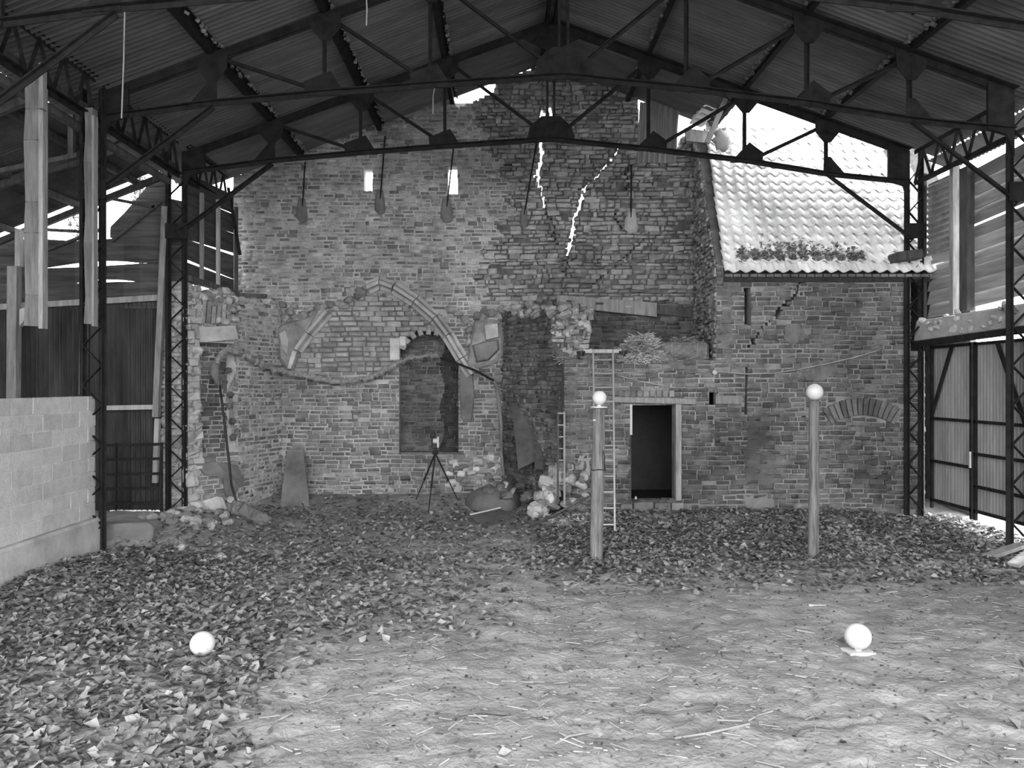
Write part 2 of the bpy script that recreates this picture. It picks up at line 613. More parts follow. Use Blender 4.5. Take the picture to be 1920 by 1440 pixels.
niche = [(748, 850), (748, 652), (762, 632), (785, 620), (808, 618), (830, 626), (848, 640), (860, 660), (860, 850)]
holes = [[(645, 537), (658, 537), (658, 549), (645, 549)], [(798, 545), (811, 545), (811, 560), (798, 560)], [(1064, 313), (1079, 313), (1079, 322), (1064, 322)],
         [(945, 309), (960, 309), (960, 318), (945, 318)], [(700, 408), (713, 408), (713, 415), (700, 415)], [(1083, 352), (1108, 352), (1108, 362), (1083, 362)],
         [(1285, 350), (1306, 350), (1306, 367), (1285, 367)], [(836, 790), (848, 790), (848, 796), (836, 796)], [(660, 773), (672, 773), (672, 784), (660, 784)],
          [(638, 786), (652, 786), (652, 792), (638, 792)]]
infill = [(552, 700), (556, 660), (590, 625), (622, 588), (670, 562), (706, 548), (760, 572), (812, 622), (850, 668), (868, 700)]

def back_solid(px, py, us, z):
    m = inpoly(px, py, back_poly)
    for h in holes: m &= ~inpoly(px, py, h)
    for c in (crack_low, crack_side, crack_mid, crack_rod, crack_daub): m &= ~incrack(px, py, c)
    return m
def back_through(px, py, us, z):
    m = inpoly(px, py, niche)
    for s in slits: m |= inpoly(px, py, s)
    m |= incrack(px, py, crack_one) | incrack(px, py, crack_two)
    m |= inpoly(px, py, [(1029, 195), (1036, 197), (1037, 226), (1030, 225)])
    return m
def rubble_zone(px, py, us, z):
    return (px > 930 + 30 * np.sin(py * .021) + 14 * np.sin(py * .13)) & (py < 566) & (py > 140)
def infill_zone(px, py, us, z): return inpoly(px, py, infill)
def dark_zone(px, py, us, z): return (px > 1000) & (py >= 566)
def clean_zone(px, py, us, z): return ~rubble_zone(px, py, us, z) & ~infill_zone(px, py, us, z) & ~dark_zone(px, py, us, z)
XB0 = (395 - CX) * YB / F; XB1 = (1320 - CX) * YB / F
wall_back = lay_wall('wall_back', (XB0, YB), (XB1, YB), -.05, 8.75, back_solid, back_through, [
    dict(mask=lambda px, py, us, z: clean_zone(px, py, us, z) & (py < 575), course=.08, blen=.22, joint=.026, proud=.016, mat='brick_upper', style='worn', irregular=.16, missing=.03),
    dict(mask=lambda px, py, us, z: clean_zone(px, py, us, z) & (py >= 575), course=.083, blen=.25, joint=.022, proud=.018, mat='brick', style='worn', irregular=.12, missing=.025),
    dict(mask=rubble_zone, course=.085, blen=.24, joint=.02, proud=.065, mat='rubble', style='rough', irregular=.6, headers=.35, missing=.05),
    dict(mask=infill_zone, course=.1, blen=.29, joint=.02, proud=.04, mat='brick_pale', style='tidy', irregular=.08),
    dict(mask=dark_zone, course=.083, blen=.25, joint=.016, proud=.02, mat='brick_dark', style='worn', irregular=.15)],
    'tall cracked brick gable wall with two slit windows and a ruined arch', seed=3,
    beds=((rubble_zone, 'rubble_mortar'), (infill_zone, 'mortar_dark'), (dark_zone, 'mortar_dark')))

# blind niche behind the opening in the gable wall
def niche_solid(px, py, us, z): return py > 560
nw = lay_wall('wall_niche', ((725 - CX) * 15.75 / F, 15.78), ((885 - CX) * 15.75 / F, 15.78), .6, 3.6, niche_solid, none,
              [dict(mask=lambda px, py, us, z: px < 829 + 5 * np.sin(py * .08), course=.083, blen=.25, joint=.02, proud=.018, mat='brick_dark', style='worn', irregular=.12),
               dict(mask=lambda px, py, us, z: px >= 829 + 5 * np.sin(py * .08), course=.083, blen=.25, joint=.004, proud=.022, mat='niche_shade', style='worn', irregular=.12, missing=0)],  # right side painted near-black for the shaded reveal
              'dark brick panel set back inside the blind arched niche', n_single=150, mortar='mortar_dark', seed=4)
mb = MB()
mb.box(((742 - CX) * YB / F - .02, 15.68, 2.1), (.1, .36, 3.0))
mb.build('jamb', 'mortar', nw)
mb = MB()
mb.box(((866 - CX) * YB / F + .02, 15.68, 2.1), (.1, .36, 3.0))
mb.build('jamb', 'mortar_dark', nw)
mb = MB()
mb.box(((804 - CX) * YB / F, 15.68, .86), (1.4, .36, .12))
mb.build('sill', 'mortar_dark', nw)
mb = MB()
mb.box(((804 - CX) * YB / F, 15.68, 3.5), (1.4, .36, .2))
mb.build('arch_soffit', 'mortar_dark', nw)
# voussoirs over the niche and whitewashed jamb stones
for i in range(9):
    a = math.radians(158 - i * 17)
    c = P(804, 668, YB)
    px = c.x + .56 * math.cos(a); pz = c.z + .50 * math.sin(a)
    mb = MB()
    mb.box((px, YB - .02, pz), (.13 + .02 * R.random(), .12, .1), m=Matrix.Rotation(-(a), 3, 'Y'))
    mb.build('niche_voussoir', 'brick_pale', wall_back, bevel=.008)
for (x, y, w_, h_) in ((741, 655, .2, .44), (756, 640, .13, .2)):
    c = P(x, y, YB)
    mb = MB(); mb.box((c.x, YB - .02, c.z), (w_, .14, h_))
    mb.build('jamb_stone', 'whitewash', wall_back, bevel=.015)

# ------------------------------------------------------------------ broken arch rib
def rib_stone(parent, a, b, na, nb, wid=.26, dep=.24):
    """a moulded voussoir between two points of the arch line; na, nb outward directions in the wall plane"""
    prof = [(-.5, 0), (-.5, .45), (-.3, .62), (-.22, .5), (-.12, 1.0), (.12, 1.0), (.22, .5), (.3, .62), (.5, .45), (.5, 0)]
    vs = []
    for (p, n) in ((a, na), (b, nb)):
        for (t, d) in prof:
            q = p + n * t * wid
            vs.append((q.x, YB + .04 - d * dep, q.z))
    k = len(prof)
    fs = [tuple(range(k)), tuple(range(2 * k - 1, k - 1, -1))]
    for i in range(k):
        j = (i + 1) % k
        fs.append((i, i + k, j + k, j))
    mb = MB(); mb.add(vs, fs)
    return mb.build('voussoir', 'limestone', parent)
arch = thing('stone_arch', P(720, 690, YB), 'broken pointed arch of moulded stone on the gable wall', 'arch')
def run_arch(pts):
    ps = [P(x, y, YB) for x, y in pts]
    for i in range(len(ps) - 1):
        def nrm(k):
            d = (ps[min(k + 1, len(ps) - 1)] - ps[max(k - 1, 0)]).normalized()
            return Vector((-d.z, 0, d.x))
        d = (ps[i + 1] - ps[i]).normalized() * .008
        rib_stone(arch, ps[i] + d, ps[i + 1] - d, nrm(i), nrm(i + 1))
run_arch([(690, 541), (713, 531), (738, 540)])
run_arch([(740, 540), (779, 565), (816, 597), (840, 629), (866, 672), (886, 702)])
run_arch([(558, 656), (580, 625), (616, 584)])
mb = MB()
q = [P(543, 690, YB), P(549, 692, YB), P(560, 660, YB), P(552, 658, YB)]
mb.prism([v + Vector((0, -.16, 0)) for v in q], (0, .2, 0))
mb.build('white_stub', 'whitewash', arch)
# springers: corbel stones left and right
def blob_stone(name, poly, d0, d1, m, parent, shrink=.8):
    c = [sum(p[0] for p in poly) / len(poly), sum(p[1] for p in poly) / len(poly)]
    f_ = [P(c[0] + (x - c[0]) * shrink, c[1] + (y - c[1]) * shrink, YB) + Vector((0, -d1, 0)) for x, y in poly]
    m_ = [P(x, y, YB) + Vector((0, -d1 * .55, 0)) for x, y in poly]
    b_ = [P(x, y, YB) + Vector((0, d0, 0)) for x, y in poly]
    n = len(poly)
    vs = b_ + m_ + f_
    fs = [tuple(range(2 * n, 3 * n))]
    for l in (0, n):
        for i in range(n):
            j = (i + 1) % n
            fs.append((l + i, l + j, l + n + j, l + n + i))
    mb = MB(); mb.add(vs, fs)
    return mb.build(name, m, parent)
blob_stone('springer', [(520, 616), (534, 606), (552, 602), (575, 596), (598, 588), (586, 612), (566, 645), (554, 692), (538, 696), (527, 676), (524, 645)], .05, .13, 'mortar_mid', arch, .86)
blob_stone('springer', [(526, 622), (540, 612), (548, 640), (544, 672), (534, 660)], .05, .2, 'limestone', arch, .75)
blob_stone('springer', [(872, 690), (880, 650), (886, 622), (888, 604), (915, 598), (938, 602), (944, 632), (943, 664), (930, 680), (900, 690)], .05, .14, 'mortar_mid', arch, .84)
blob_stone('springer', [(884, 648), (908, 640), (936, 636), (938, 656), (916, 678), (892, 682)], .05, .22, 'plaster', arch, .8)
blob_stone('corbel_stone', [(908, 610), (934, 607), (936, 634), (911, 640)], -.05, .27, 'whitewash', arch, .9)
blob_stone('springer', [(864, 690), (886, 694), (890, 745), (884, 790), (866, 788), (861, 730)], .05, .06, 'plaster', arch, .9)

# rubble left on the wall where the vault was torn off
r = random.Random(21)
for (x, y) in [(455, 556), (480, 562), (500, 566), (515, 575), (528, 572), (541, 585), (553, 577), (566, 592), (580, 582), (592, 578), (601, 586), (532, 600), (545, 604), (640, 566),
               (655, 560), (668, 556), (680, 548), (648, 576), (632, 582), (626, 570), (895, 590), (908, 596), (925, 585), (940, 580), (880, 640), (876, 620), (958, 575), (975, 572),
               (992, 570), (1010, 568), (1028, 570), (870, 600), (860, 590), (574, 605), (587, 598), (606, 574), (440, 560), (470, 570), (524, 588), (560, 610)]:
    rock('rubble_stone', P(x + r.uniform(-4, 4), y + r.uniform(-3, 3), YB - .02), (r.uniform(.14, .3), .2, r.uniform(.1, .2)), r.choice(['rubble', 'rubble', 'plaster', 'brick']), wall_back, rr=r)
# rough pale footing stones right of the tripod
for i in range(46):
    x = r.uniform(836, 952); y = r.uniform(856, 932)
    rock('footing_stone', P(x, y, YB - .0), (r.uniform(.14, .28), .14, r.uniform(.1, .17)), r.choice(['whitewash', 'limestone', 'plaster']), wall_back, rot=(0, r.uniform(-.2, .2), 0), rr=r)
for i in range(20):
    x = r.uniform(536, 770); y = r.uniform(915, 942)
    rock('footing_stone', P(x, y, YB), (r.uniform(.12, .25), .12, r.uniform(.07, .12)), r.choice(['whitewash', 'limestone', 'rubble']), wall_back, rot=(0, r.uniform(-.2, .2), 0), rr=r)

# ------------------------------------------------------------------ canted left corner
def wing_solid(px, py, us, z):
    m = (py > 536 + (px - 346) * .22 + 5 * np.sin(px * .17) + 4 * np.sin(px * .4)) & (py < 985)
    m &= ~inpoly(px, py, [(374, 642), (438, 642), (446, 690), (436, 740), (440, 800), (446, 850), (380, 858), (376, 760)])
    return m
wing = lay_wall('wall_left_corner', (-5.52, 13.25), (-4.82, 14.05), -.1, 4.0, wing_solid, none,
                [dict(mask=lambda px, py, us, z: (px < 376 + 6 * np.sin(py * .11)), course=.12, blen=.2, joint=.02, proud=.06, mat='limestone', style='rough', irregular=.6),
                 dict(mask=lambda px, py, us, z: (px >= 376 + 6 * np.sin(py * .11)), course=.083, blen=.25, joint=.02, proud=.018, mat='brick', style='worn', irregular=.15)],
                'broken brick corner wall left of the arch with a blocked opening', n_single=220, seed=5, thick=.3, rear=.1)
wing2 = lay_wall('wall_left_return', (-4.82, 14.05), (-4.40, 15.42), -.1, 4.0, lambda px, py, us, z: (py > 566 + 7 * np.sin(px * .23) + 12 * (px > 515)) & (py < 975), none,
                 [dict(mask=allm, course=.083, blen=.25, joint=.026, proud=.012, mat='brick_upper', style='worn', irregular=.1, headers=.5)],
                 'pale-jointed brick face turning from the corner to the arch wall', n_single=220, seed=6, mortar='mortar_pale')
lay_wall('wall_left_edge', (-5.9, 13.38), (-5.5, 13.3), -.1, 4.1, lambda px, py, us, z: (py > 528), none,
         [dict(mask=allm, course=.1, blen=.2, joint=.02, proud=.05, mat='limestone', style='rough', irregular=.5)],
         'narrow rough stone edge seen between the legs of the left corner column', n_single=60, seed=15)
# blocked opening behind the hole: darker brick set back
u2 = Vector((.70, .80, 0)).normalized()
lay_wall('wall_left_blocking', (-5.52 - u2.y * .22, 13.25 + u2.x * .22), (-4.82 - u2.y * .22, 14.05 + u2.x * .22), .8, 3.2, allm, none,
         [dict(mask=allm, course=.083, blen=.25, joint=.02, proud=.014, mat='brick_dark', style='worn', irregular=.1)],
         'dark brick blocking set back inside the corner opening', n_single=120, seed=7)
def wp(px, py, off=0.0):     # point on the canted corner plane
    a = Vector((-5.52, 13.25, 0)); b = Vector((-4.82, 14.05, 0))
    d = (px - CX) / F
    t = (d * a.y - a.x) / ((b.x - a.x) - d * (b.y - a.y))
    q = a + (b - a) * t
    n = Vector((u2.y, -u2.x, 0))
    q = q + n * off
    q.z = EYE - (py - CY) * q.y / F
    return q
mb = MB()
mb.prism([wp(x, y, .06) for x, y in [(370, 614), (438, 610), (444, 636), (372, 642)]], (-.1, .12, 0))
mb.build('lintel', 'limestone', wing)
for i in range(7):
    x = 368 + i * 9.5
    mb = MB()
    mb.prism([wp(a, b, .05) for a, b in [(x, 566), (x + 7, 564), (x + 4, 606), (x - 3, 607)]], (-.1, .1, 0))
    mb.build('soldier_brick', 'rubble', wing)
for i in range(34):
    rock('rubble_stone', wp(r.uniform(352, 446), r.uniform(546, 570), -.02), (r.uniform(.12, .28), r.uniform(.12, .24), r.uniform(.08, .17)), r.choice(['rubble', 'limestone', 'plaster']), wing, rr=r)
for i in range(8):
    rock('rubble_stone', wp(r.uniform(405, 446), r.uniform(575, 604), .02), (.16, .16, .12), r.choice(['rubble', 'limestone']), wing, rr=r)
for i in range(26):
    rock('rubble_stone', wp(r.uniform(347, 372), r.uniform(600, 960), .0), (r.uniform(.14, .26), .14, r.uniform(.1, .2)), r.choice(['rubble', 'limestone', 'whitewash']), wing, rr=r)
for (x, y, a, b) in [(395, 950, .5, .42), (370, 955, .4, .4), (415, 962, .3, .24), (350, 968, .3, .3), (358, 900, .16, .3), (432, 938, .2, .16)]:
    rock('whitewashed_boulder', wp(x, y, .06), (a, .3, b), 'whitewash', wing, rr=r)
mb = MB()
pl = [(362, 870), (400, 866), (440, 872), (460, 900), (444, 912), (432, 945), (420, 930), (414, 897), (380, 889)]
mb.prism([wp(min(x, 446), y, .075) if x <= 446 else P(x, y, 14.2) for x, y in pl], (-.03, .04, 0))
mb.build('plaster_patch', 'plaster', wing)['label'] = 'smooth dark plaster patch'
# dark damaged hollow beside the hose
mb = MB()
for (x, y) in [(428, 695), (432, 740), (436, 790), (430, 760), (436, 820)]:
    q = wp(x, y, .0)
    rock('broken_brick', q, (.14, .14, .12), 'brick_dark', wing, rr=r)

# ------------------------------------------------------------------ stub of the cross wall (dark face)
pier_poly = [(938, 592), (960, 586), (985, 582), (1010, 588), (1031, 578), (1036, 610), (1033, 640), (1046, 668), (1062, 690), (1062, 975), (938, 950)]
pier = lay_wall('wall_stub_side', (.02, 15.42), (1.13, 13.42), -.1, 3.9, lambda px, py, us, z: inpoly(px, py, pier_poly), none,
                [dict(mask=allm, course=.083, blen=.25, joint=.018, proud=.03, mat='brick_dark', style='worn', irregular=.2)],  # dark brick and mortar put the shade of this face into its colour
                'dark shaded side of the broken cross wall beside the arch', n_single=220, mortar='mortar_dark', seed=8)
lay_wall('wall_stub_front', (.9, 13.9), (1.66, 13.9), 2.6, 3.95,
         lambda px, py, us, z: inpoly(px, py, [(1030, 580), (1048, 570), (1075, 566), (1100, 574), (1112, 590), (1106, 625), (1102, 664), (1044, 668), (1034, 640)]), none,
         [dict(mask=allm, course=.085, blen=.2, joint=.015, proud=.09, mat='rubble', style='rough', irregular=.8)],
         'ragged rubble end of the broken cross wall above the ladder', n_single=120, mortar='rubble_mortar', seed=9, thick=.5, rear=.3)
for i in range(46):
    x = r.uniform(1038, 1106); y = r.uniform(576, 662)
    rock('rubble_stone', P(x, y, 13.86), (r.uniform(.1, .24), .16, r.uniform(.06, .15)), r.choice(['rubble', 'limestone', 'limestone', 'whitewash']), pier, rr=r)
for i in range(22):
    t = r.random()
    q = Vector((.02 + 1.1 * t, 15.42 - 2.0 * t, 0)); q.z = EYE + (720 - 585 + r.uniform(-6, 8)) * q.y / F
    rock('rubble_stone', q, (r.uniform(.14, .3), .2, r.uniform(.08, .18)), r.choice(['rubble', 'limestone']), pier, rr=r)
for i in range(40):
    t = r.random()
    x = 1052 - t * 45 + r.uniform(-14, 16); y = 870 + t * 105
    rock('tumbled_stone', P(x, y, 13.5 - .3 * t), (r.uniform(.15, .34), r.uniform(.2, .4), r.uniform(.12, .26)), r.choice(['whitewash', 'rubble', 'limestone', 'plaster']), pier, rr=r)
for i in range(26):
    rock('tumbled_stone', P(r.uniform(1058, 1100), r.uniform(870, 970), 13.25), (r.uniform(.15, .3), .16, r.uniform(.12, .22)), r.choice(['whitewash', 'plaster', 'rubble']), pier, rr=r)

# ------------------------------------------------------------------ front wall: annex with doorway, and the tiled house
YF = 13.3
front_poly = [(1058, 676), (1344, 676), (1344, 500), (1708, 500), (1708, 660), (1734, 660), (1734, 985), (1058, 985)]
door_hole = [(1181, 760), (1266, 760), (1266, 937), (1181, 937)]
front_crack = [(1508, 520, 5), (1496, 540, 5), (1490, 558, 4), (1466, 576, 6), (1456, 594, 5), (1436, 608, 4), (1420, 630, 4), (1402, 654, 3)]
front_holes = [[(1395, 541), (1408, 541), (1409, 608), (1396, 608)], [(1329, 735), (1343, 735), (1343, 757), (1329, 757)], [(1397, 690), (1402, 690), (1401, 780), (1396, 780)],
               [(1502, 778), (1512, 778), (1512, 786), (1502, 786)]]
def front_solid(px, py, us, z):
    m = inpoly(px, py, front_poly)
    for h in front_holes: m &= ~inpoly(px, py, h)
    m &= ~incrack(px, py, front_crack)
    return m
def front_through(px, py, us, z): return inpoly(px, py, door_hole) | inpoly(px, py, front_holes[1]) | inpoly(px, py, front_holes[0]) | incrack(px, py, front_crack)
def arch_band(px, py):
    rr = np.hypot((px - 1615), (py - 880) * 1.0)
    return (rr > 98) & (rr < 138) & (py < 790) & (np.abs(px - 1615) < 70)
wall_front = lay_wall('wall_front', ((1058 - CX) * YF / F, YF), ((1734 - CX) * YF / F, YF), -.1, 4.33, front_solid, front_through,
    [dict(mask=lambda px, py, us, z: (px < 1340) & (py < 860), course=.078, blen=.23, joint=.016, proud=.02, mat='brick_front', style='worn', irregular=.16),
     dict(mask=lambda px, py, us, z: (px >= 1340) & (py < 790) & ~arch_band(px, py), course=.083, blen=.25, joint=.02, proud=.018, mat='brick_front', style='worn', irregular=.1),
     dict(mask=lambda px, py, us, z: ((px >= 1340) & (py >= 790)) | ((px < 1340) & (py >= 860)), course=.083, blen=.25, joint=.014, proud=.02, mat='brick_dark', style='worn', irregular=.18)],
    'long brick front wall with a dark doorway and tiled eaves', seed=10, mortar='mortar_mid')
for i in range(14):
    a = math.radians(122 - i * 5.0)
    c = P(1615, 880, YF)
    rad = 118 * YF / F
    mb = MB()
    mb.box((c.x + rad * math.cos(a), YF - .005, c.z + rad * math.sin(a)), (.30, .1, .072), m=Matrix.Rotation(-a, 3, 'Y'))
    mb.build('arch_brick', 'brick_front', wall_front, bevel=.008)
def patch(poly, m, lab=None, Y=YF, th=.045, parent=wall_front, nm='plaster_patch'):
    pp = []
    for (xa_, ya_), (xb_, yb_) in zip(poly, poly[1:] + poly[:1]):
        for k in range(5):
            a_ = 0 if nm != 'plaster_patch' else 3.2
            pp.append((xa_ + (xb_ - xa_) * k / 5 + r.uniform(-a_, a_), ya_ + (yb_ - ya_) * k / 5 + r.uniform(-a_, a_)))
    mb = MB(); mb.prism([P(x, y, Y - th) for x, y in pp], (0, th, 0))
    o = mb.build(nm, m, parent)
    if lab: o['label'] = lab
    return o
patch([(1062, 690), (1082, 694), (1088, 730), (1080, 752), (1064, 750)], 'mortar_dark', th=.012)
patch([(1068, 775), (1104, 770), (1108, 800), (1092, 838), (1070, 830)], 'mortar_dark', th=.012)
patch([(1085, 855), (1106, 850), (1108, 900), (1090, 905)], 'mortar', th=.02)
patch([(1392, 848), (1420, 842), (1448, 850), (1456, 890), (1440, 912), (1400, 908)], 'plaster_dark', 'dark render patch low on the front wall', th=.02)
patch([(1394, 930), (1450, 926), (1458, 968), (1400, 972)], 'plaster', th=.022)
patch([(1404, 780), (1440, 776), (1446, 830), (1420, 846), (1400, 836)], 'plaster_dark', th=.014)
patch([(1470, 612), (1500, 606), (1512, 630), (1490, 646), (1472, 640)], 'mortar_dark', th=.022)
patch([(1342, 742), (1392, 742), (1392, 757), (1342, 757)], 'timber', 'weathered timber let into the wall', nm='bonding_timber')
patch([(1500, 680), (1560, 676), (1572, 700), (1540, 715), (1510, 712)], 'mortar_dark', th=.022)
# doorway: lintel, jambs, threshold
mb = MB()
a = P(1150, 749, YF - .03); b = P(1303, 753, YF - .03)
mb.bar(a, b, .14, .1)
mb.build('door_lintel', 'timber', wall_front, bevel=.01)
mb = MB(); mb.bar(P(1271, 758, YF - .02), P(1271, 938, YF - .02), .1, .14, up=(0, 1, 0))
mb.build('door_jamb', 'timber', wall_front, bevel=.01)
mb = MB(); mb.bar(P(1182.5, 758, YF + .02), P(1182.5, 815, YF + .02), .04, .1, up=(0, 1, 0))
mb.build('door_jamb', 'white_plastic', wall_front)['label'] = 'pale splintered strip of door jamb'
mb = MB(); mb.bar(P(1180, 815, YF + .04), P(1180, 938, YF + .04), .05, .1, up=(0, 1, 0))
mb.build('door_jamb', 'timber_dark', wall_front)
for (x0, x1, y0, y1) in [(1163, 1185, 944, 962), (1187, 1224, 940, 964), (1226, 1256, 942, 966), (1258, 1280, 942, 966)]:
    mb = MB(); c = P((x0 + x1) / 2, (y0 + y1) / 2, YF - .02)
    mb.box(c, ((x1 - x0) * YF / F, .16, (y1 - y0) * YF / F), rz=r.uniform(-.05, .05))
    mb.build('threshold_stone', 'plaster' if x0 < 1200 else 'rubble', wall_front, bevel=.015)
for i in range(9):
    x = 1163 + i * 12
    if 1150 < x < 1260:
        mb = MB(); c = P(x, 738, YF - .015); mb.box(c, (.085, .07, .11), rz=0)
        mb.build('soldier_brick', 'brick', wall_front, bevel=.006)
# chamber behind the doorway, coloured black in place of its unlit gloom
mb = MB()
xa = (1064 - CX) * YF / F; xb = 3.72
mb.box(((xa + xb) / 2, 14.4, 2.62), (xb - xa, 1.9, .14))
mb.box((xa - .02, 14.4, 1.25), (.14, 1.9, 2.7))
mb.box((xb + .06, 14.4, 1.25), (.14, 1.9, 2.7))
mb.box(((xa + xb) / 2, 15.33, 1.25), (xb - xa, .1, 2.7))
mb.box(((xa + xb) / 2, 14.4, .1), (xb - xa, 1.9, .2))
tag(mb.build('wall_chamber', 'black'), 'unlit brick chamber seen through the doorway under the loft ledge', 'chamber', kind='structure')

# side of the house above the ledge
sx0, sx1 = (3.88, 15.4), (3.74, 13.3)
lay_wall('wall_house_side', sx0, sx1, 2.6, 7.3, lambda px, py, us, z: z < 4.3 + 1.5 * ((2.105 - us) - 0.05) + 0 * px, none,
         [dict(mask=allm, course=.083, blen=.25, joint=.014, proud=.04, mat='rubble', style='rough', irregular=.3)],
         'dark rough side wall of the tiled house above the ledge', n_single=200, seed=12, mortar='mortar_dark', thick=.2, rear=.05)
# remaining house: back slope, right end
mb = MB()
mb.prism([(3.98, 15.5, 7.3), (8.2, 15.5, 7.3), (8.2, 18.0, 3.6), (3.98, 18.0, 3.6)], (0, 0, -.1))
mb.prism([(3.98, 18.0, -.1), (8.2, 18.0, -.1), (8.2, 18.0, 3.6), (3.98, 18.0, 3.6)], (0, .1, 0))
mb.prism([(8.15, 13.35, -.1), (8.15, 18.0, -.1), (8.15, 18.0, 3.6), (8.15, 15.45, 7.3), (8.15, 13.35, 4.2)], (.1, 0, 0))
mb.prism([(3.98, 15.5, -.1), (3.98, 18.0, -.1), (3.98, 18.0, 3.6), (3.98, 15.5, 7.3)], (.1, 0, 0))
tag(mb.build('wall_house_rear', 'mortar_dark'), 'rear and far end of the tiled house behind its roof', 'wall', kind='structure')

# ------------------------------------------------------------------ pantile roof
TA = math.atan(1.5)
roof = thing('pantile_roof', (5.6, 13.2, 4.2), 'sunlit pantiled roof of the small house on the right', 'roof')
mb = MB()
mb.prism([(3.84, 13.2, 4.12), (8.3, 13.2, 4.12), (8.3, 15.4, 7.42), (4.06, 15.4, 7.42)], (0, .08, -.06))
mb.build('roof_deck', 'timber_dark', roof)
def tile_mesh(wd, ln):
    n = 10
    vs = []; fs = []
    for side in (0, 1):
        for j in (0, 1):
            for i in range(n + 1):
                t = i / n
                h = .034 * math.sin(2 * math.pi * t + .5) + (0 if j else .05)
                vs.append(((t - .5) * wd, j * ln, h - side * .022))
    k = n + 1
    for side in (0, 1):
        b = side * 2 * k
        for i in range(n):
            q = (b + i, b + i + 1, b + k + i + 1, b + k + i)
            fs.append(q if side == 0 else q[::-1])
    for i in range(n):
        fs.append((i, 2 * k + i, 2 * k + i + 1, i + 1))
    fs.append((0, k, 3 * k, 2 * k)); fs.append((n, 2 * k + n, 3 * k + n, k + n))
    me = bpy.data.meshes.new('pantile')
    me.from_pydata(vs, [], fs)
    me.polygons.foreach_set('use_smooth', [i < 2 * n for i in range(len(fs))])
    me.materials.append(MATS['pantile'])
    return me
TM = tile_mesh(.238, .30)
rows, cols = 18, 18
step = 3.96 / rows
for i in range(rows):
    for j in range(cols):
        if i > 12 and j > 15: continue
        o = bpy.data.objects.new('pantile', TM)
        s = i * step
        yy = 13.10 + s * math.cos(TA); zz = 4.20 + s * math.sin(TA)
        o.location = Vector((3.93 + j * .208 + .11 * (yy - 13.1) + r.uniform(-.008, .008), yy, zz)) - roof.location
        o.rotation_euler = (TA - .03 + r.uniform(-.012, .012), r.uniform(-.02, .02), r.uniform(-.03, .03) - .06)
        o.parent = roof
        COL.objects.link(o)
for j in range(11):
    mb = MB()
    x = 4.1 + j * .4
    mb.tube([(x, 15.38, 7.44), (x + .39, 15.38, 7.44)], [.11, .12], 10)
    mb.build('ridge_tile', 'pantile', roof)
mb = MB()
for x in np.arange(3.9, 7.9, .14):
    mb.box((x, 13.2, 4.16), (.12, .1, .05))
mb.build('eaves_fillet', 'mortar_dark', roof)
# dead leaves lodged on the lower tiles
def leaf_cloud(n, pos, size, tiltmax, seed, curl=.25, nrm=None):
    rs = np.random.RandomState(seed)
    base = np.array([[0, -.5, 0], [-.33, -.08, curl], [.33, -.08, curl], [0, .55, .08], [0, 0, 0]], float)
    fa = np.array([[0, 4, 1], [0, 2, 4], [4, 3, 1], [4, 2, 3]])
    sz = size[0] + (size[1] - size[0]) * rs.rand(n)
    B = base[None] * sz[:, None, None]
    B[:, :, 0] *= (.7 + .6 * rs.rand(n))[:, None]
    B[:, 1:3, 2] *= (rs.rand(n) * 2.2 - .6)[:, None]
    az = rs.rand(n) * 2 * np.pi; tx = (rs.rand(n) - .5) * 2 * tiltmax; ty = (rs.rand(n) - .5) * 2 * tiltmax
    def rot(axis, a):
        c, s = np.cos(a), np.sin(a); M = np.zeros((n, 3, 3)); i, j = [(1, 2), (2, 0), (0, 1)][axis]
        M[:, axis, axis] = 1; M[:, i, i] = c; M[:, j, j] = c; M[:, i, j] = -s; M[:, j, i] = s
        return M
    Mx = rot(2, rs.rand(n) * 6.28) @ rot(0, tx) @ rot(1, ty) @ rot(2, az)
    W = np.einsum('nij,nkj->nki', Mx, B) + pos[:, None, :]
    Fc = fa[None] + (np.arange(n) * 5)[:, None, None]
    return W.reshape(-1, 3), Fc.reshape(-1, 3)
n = 900
lx = 4.05 + 2.2 * NR.rand(n); ls = .22 + np.abs(NR.randn(n)) * .22 * (1 - .5 * np.abs(lx - 5.0) / 1.2)
ls = np.clip(ls, .1, .9)
pos = np.stack([lx, 13.10 + ls * math.cos(TA) - .04, 4.22 + ls * math.sin(TA) + .02], 1)
Wv, Fv = leaf_cloud(n, pos, (.05, .1), 1.1, 5)
tag(np_mesh('roof_leaves', Wv, Fv, 'leaf', loc=(5, 13.2, 4.4)), 'drift of dead leaves lodged along the lower pantiles', 'leaves', kind='stuff')

# ------------------------------------------------------------------ hall roof: sheets, purlins, trusses
ceil = thing('ceiling', (.85, 10, 8.5), 'dark corrugated sheet roof of the hall seen from below', 'roof', kind='structure')
Y0R = 0.2  # roof carried on unseen towards the viewer to darken the hall
LB = [.85, -.95, -2.4, -3.95, -6.1]
RB = [.85, 2.55, 4.2, 5.6, 7.45]
for sgn, br in ((-1, LB), (1, RB)):
    for k in range(4):
        x0, x1 = br[k], br[k + 1]
        y_end = 13.4 if (sgn > 0 and k >= 2) else 15.4
        nn = int(round((y_end - Y0R) / .8)); wdt = (y_end - Y0R) / nn
        for i in range(nn):
            y0 = Y0R + i * wdt
            a = Vector((x0, y0, zroof(x0) + .16)); b = Vector((x1, y0, zroof(x1) + .13))
            d = b - a
            ln = d.length + .12
            mb = MB()
            mb.corr(a + Vector((0, 0, r.uniform(0, .02))), (0, 1, 0), d, wdt + .03, ln, .1, .024, 4, th=-.008 * sgn, jag=.03)
            mb.build('roof_sheet', 'roof_sheet', ceil)
mb = MB()
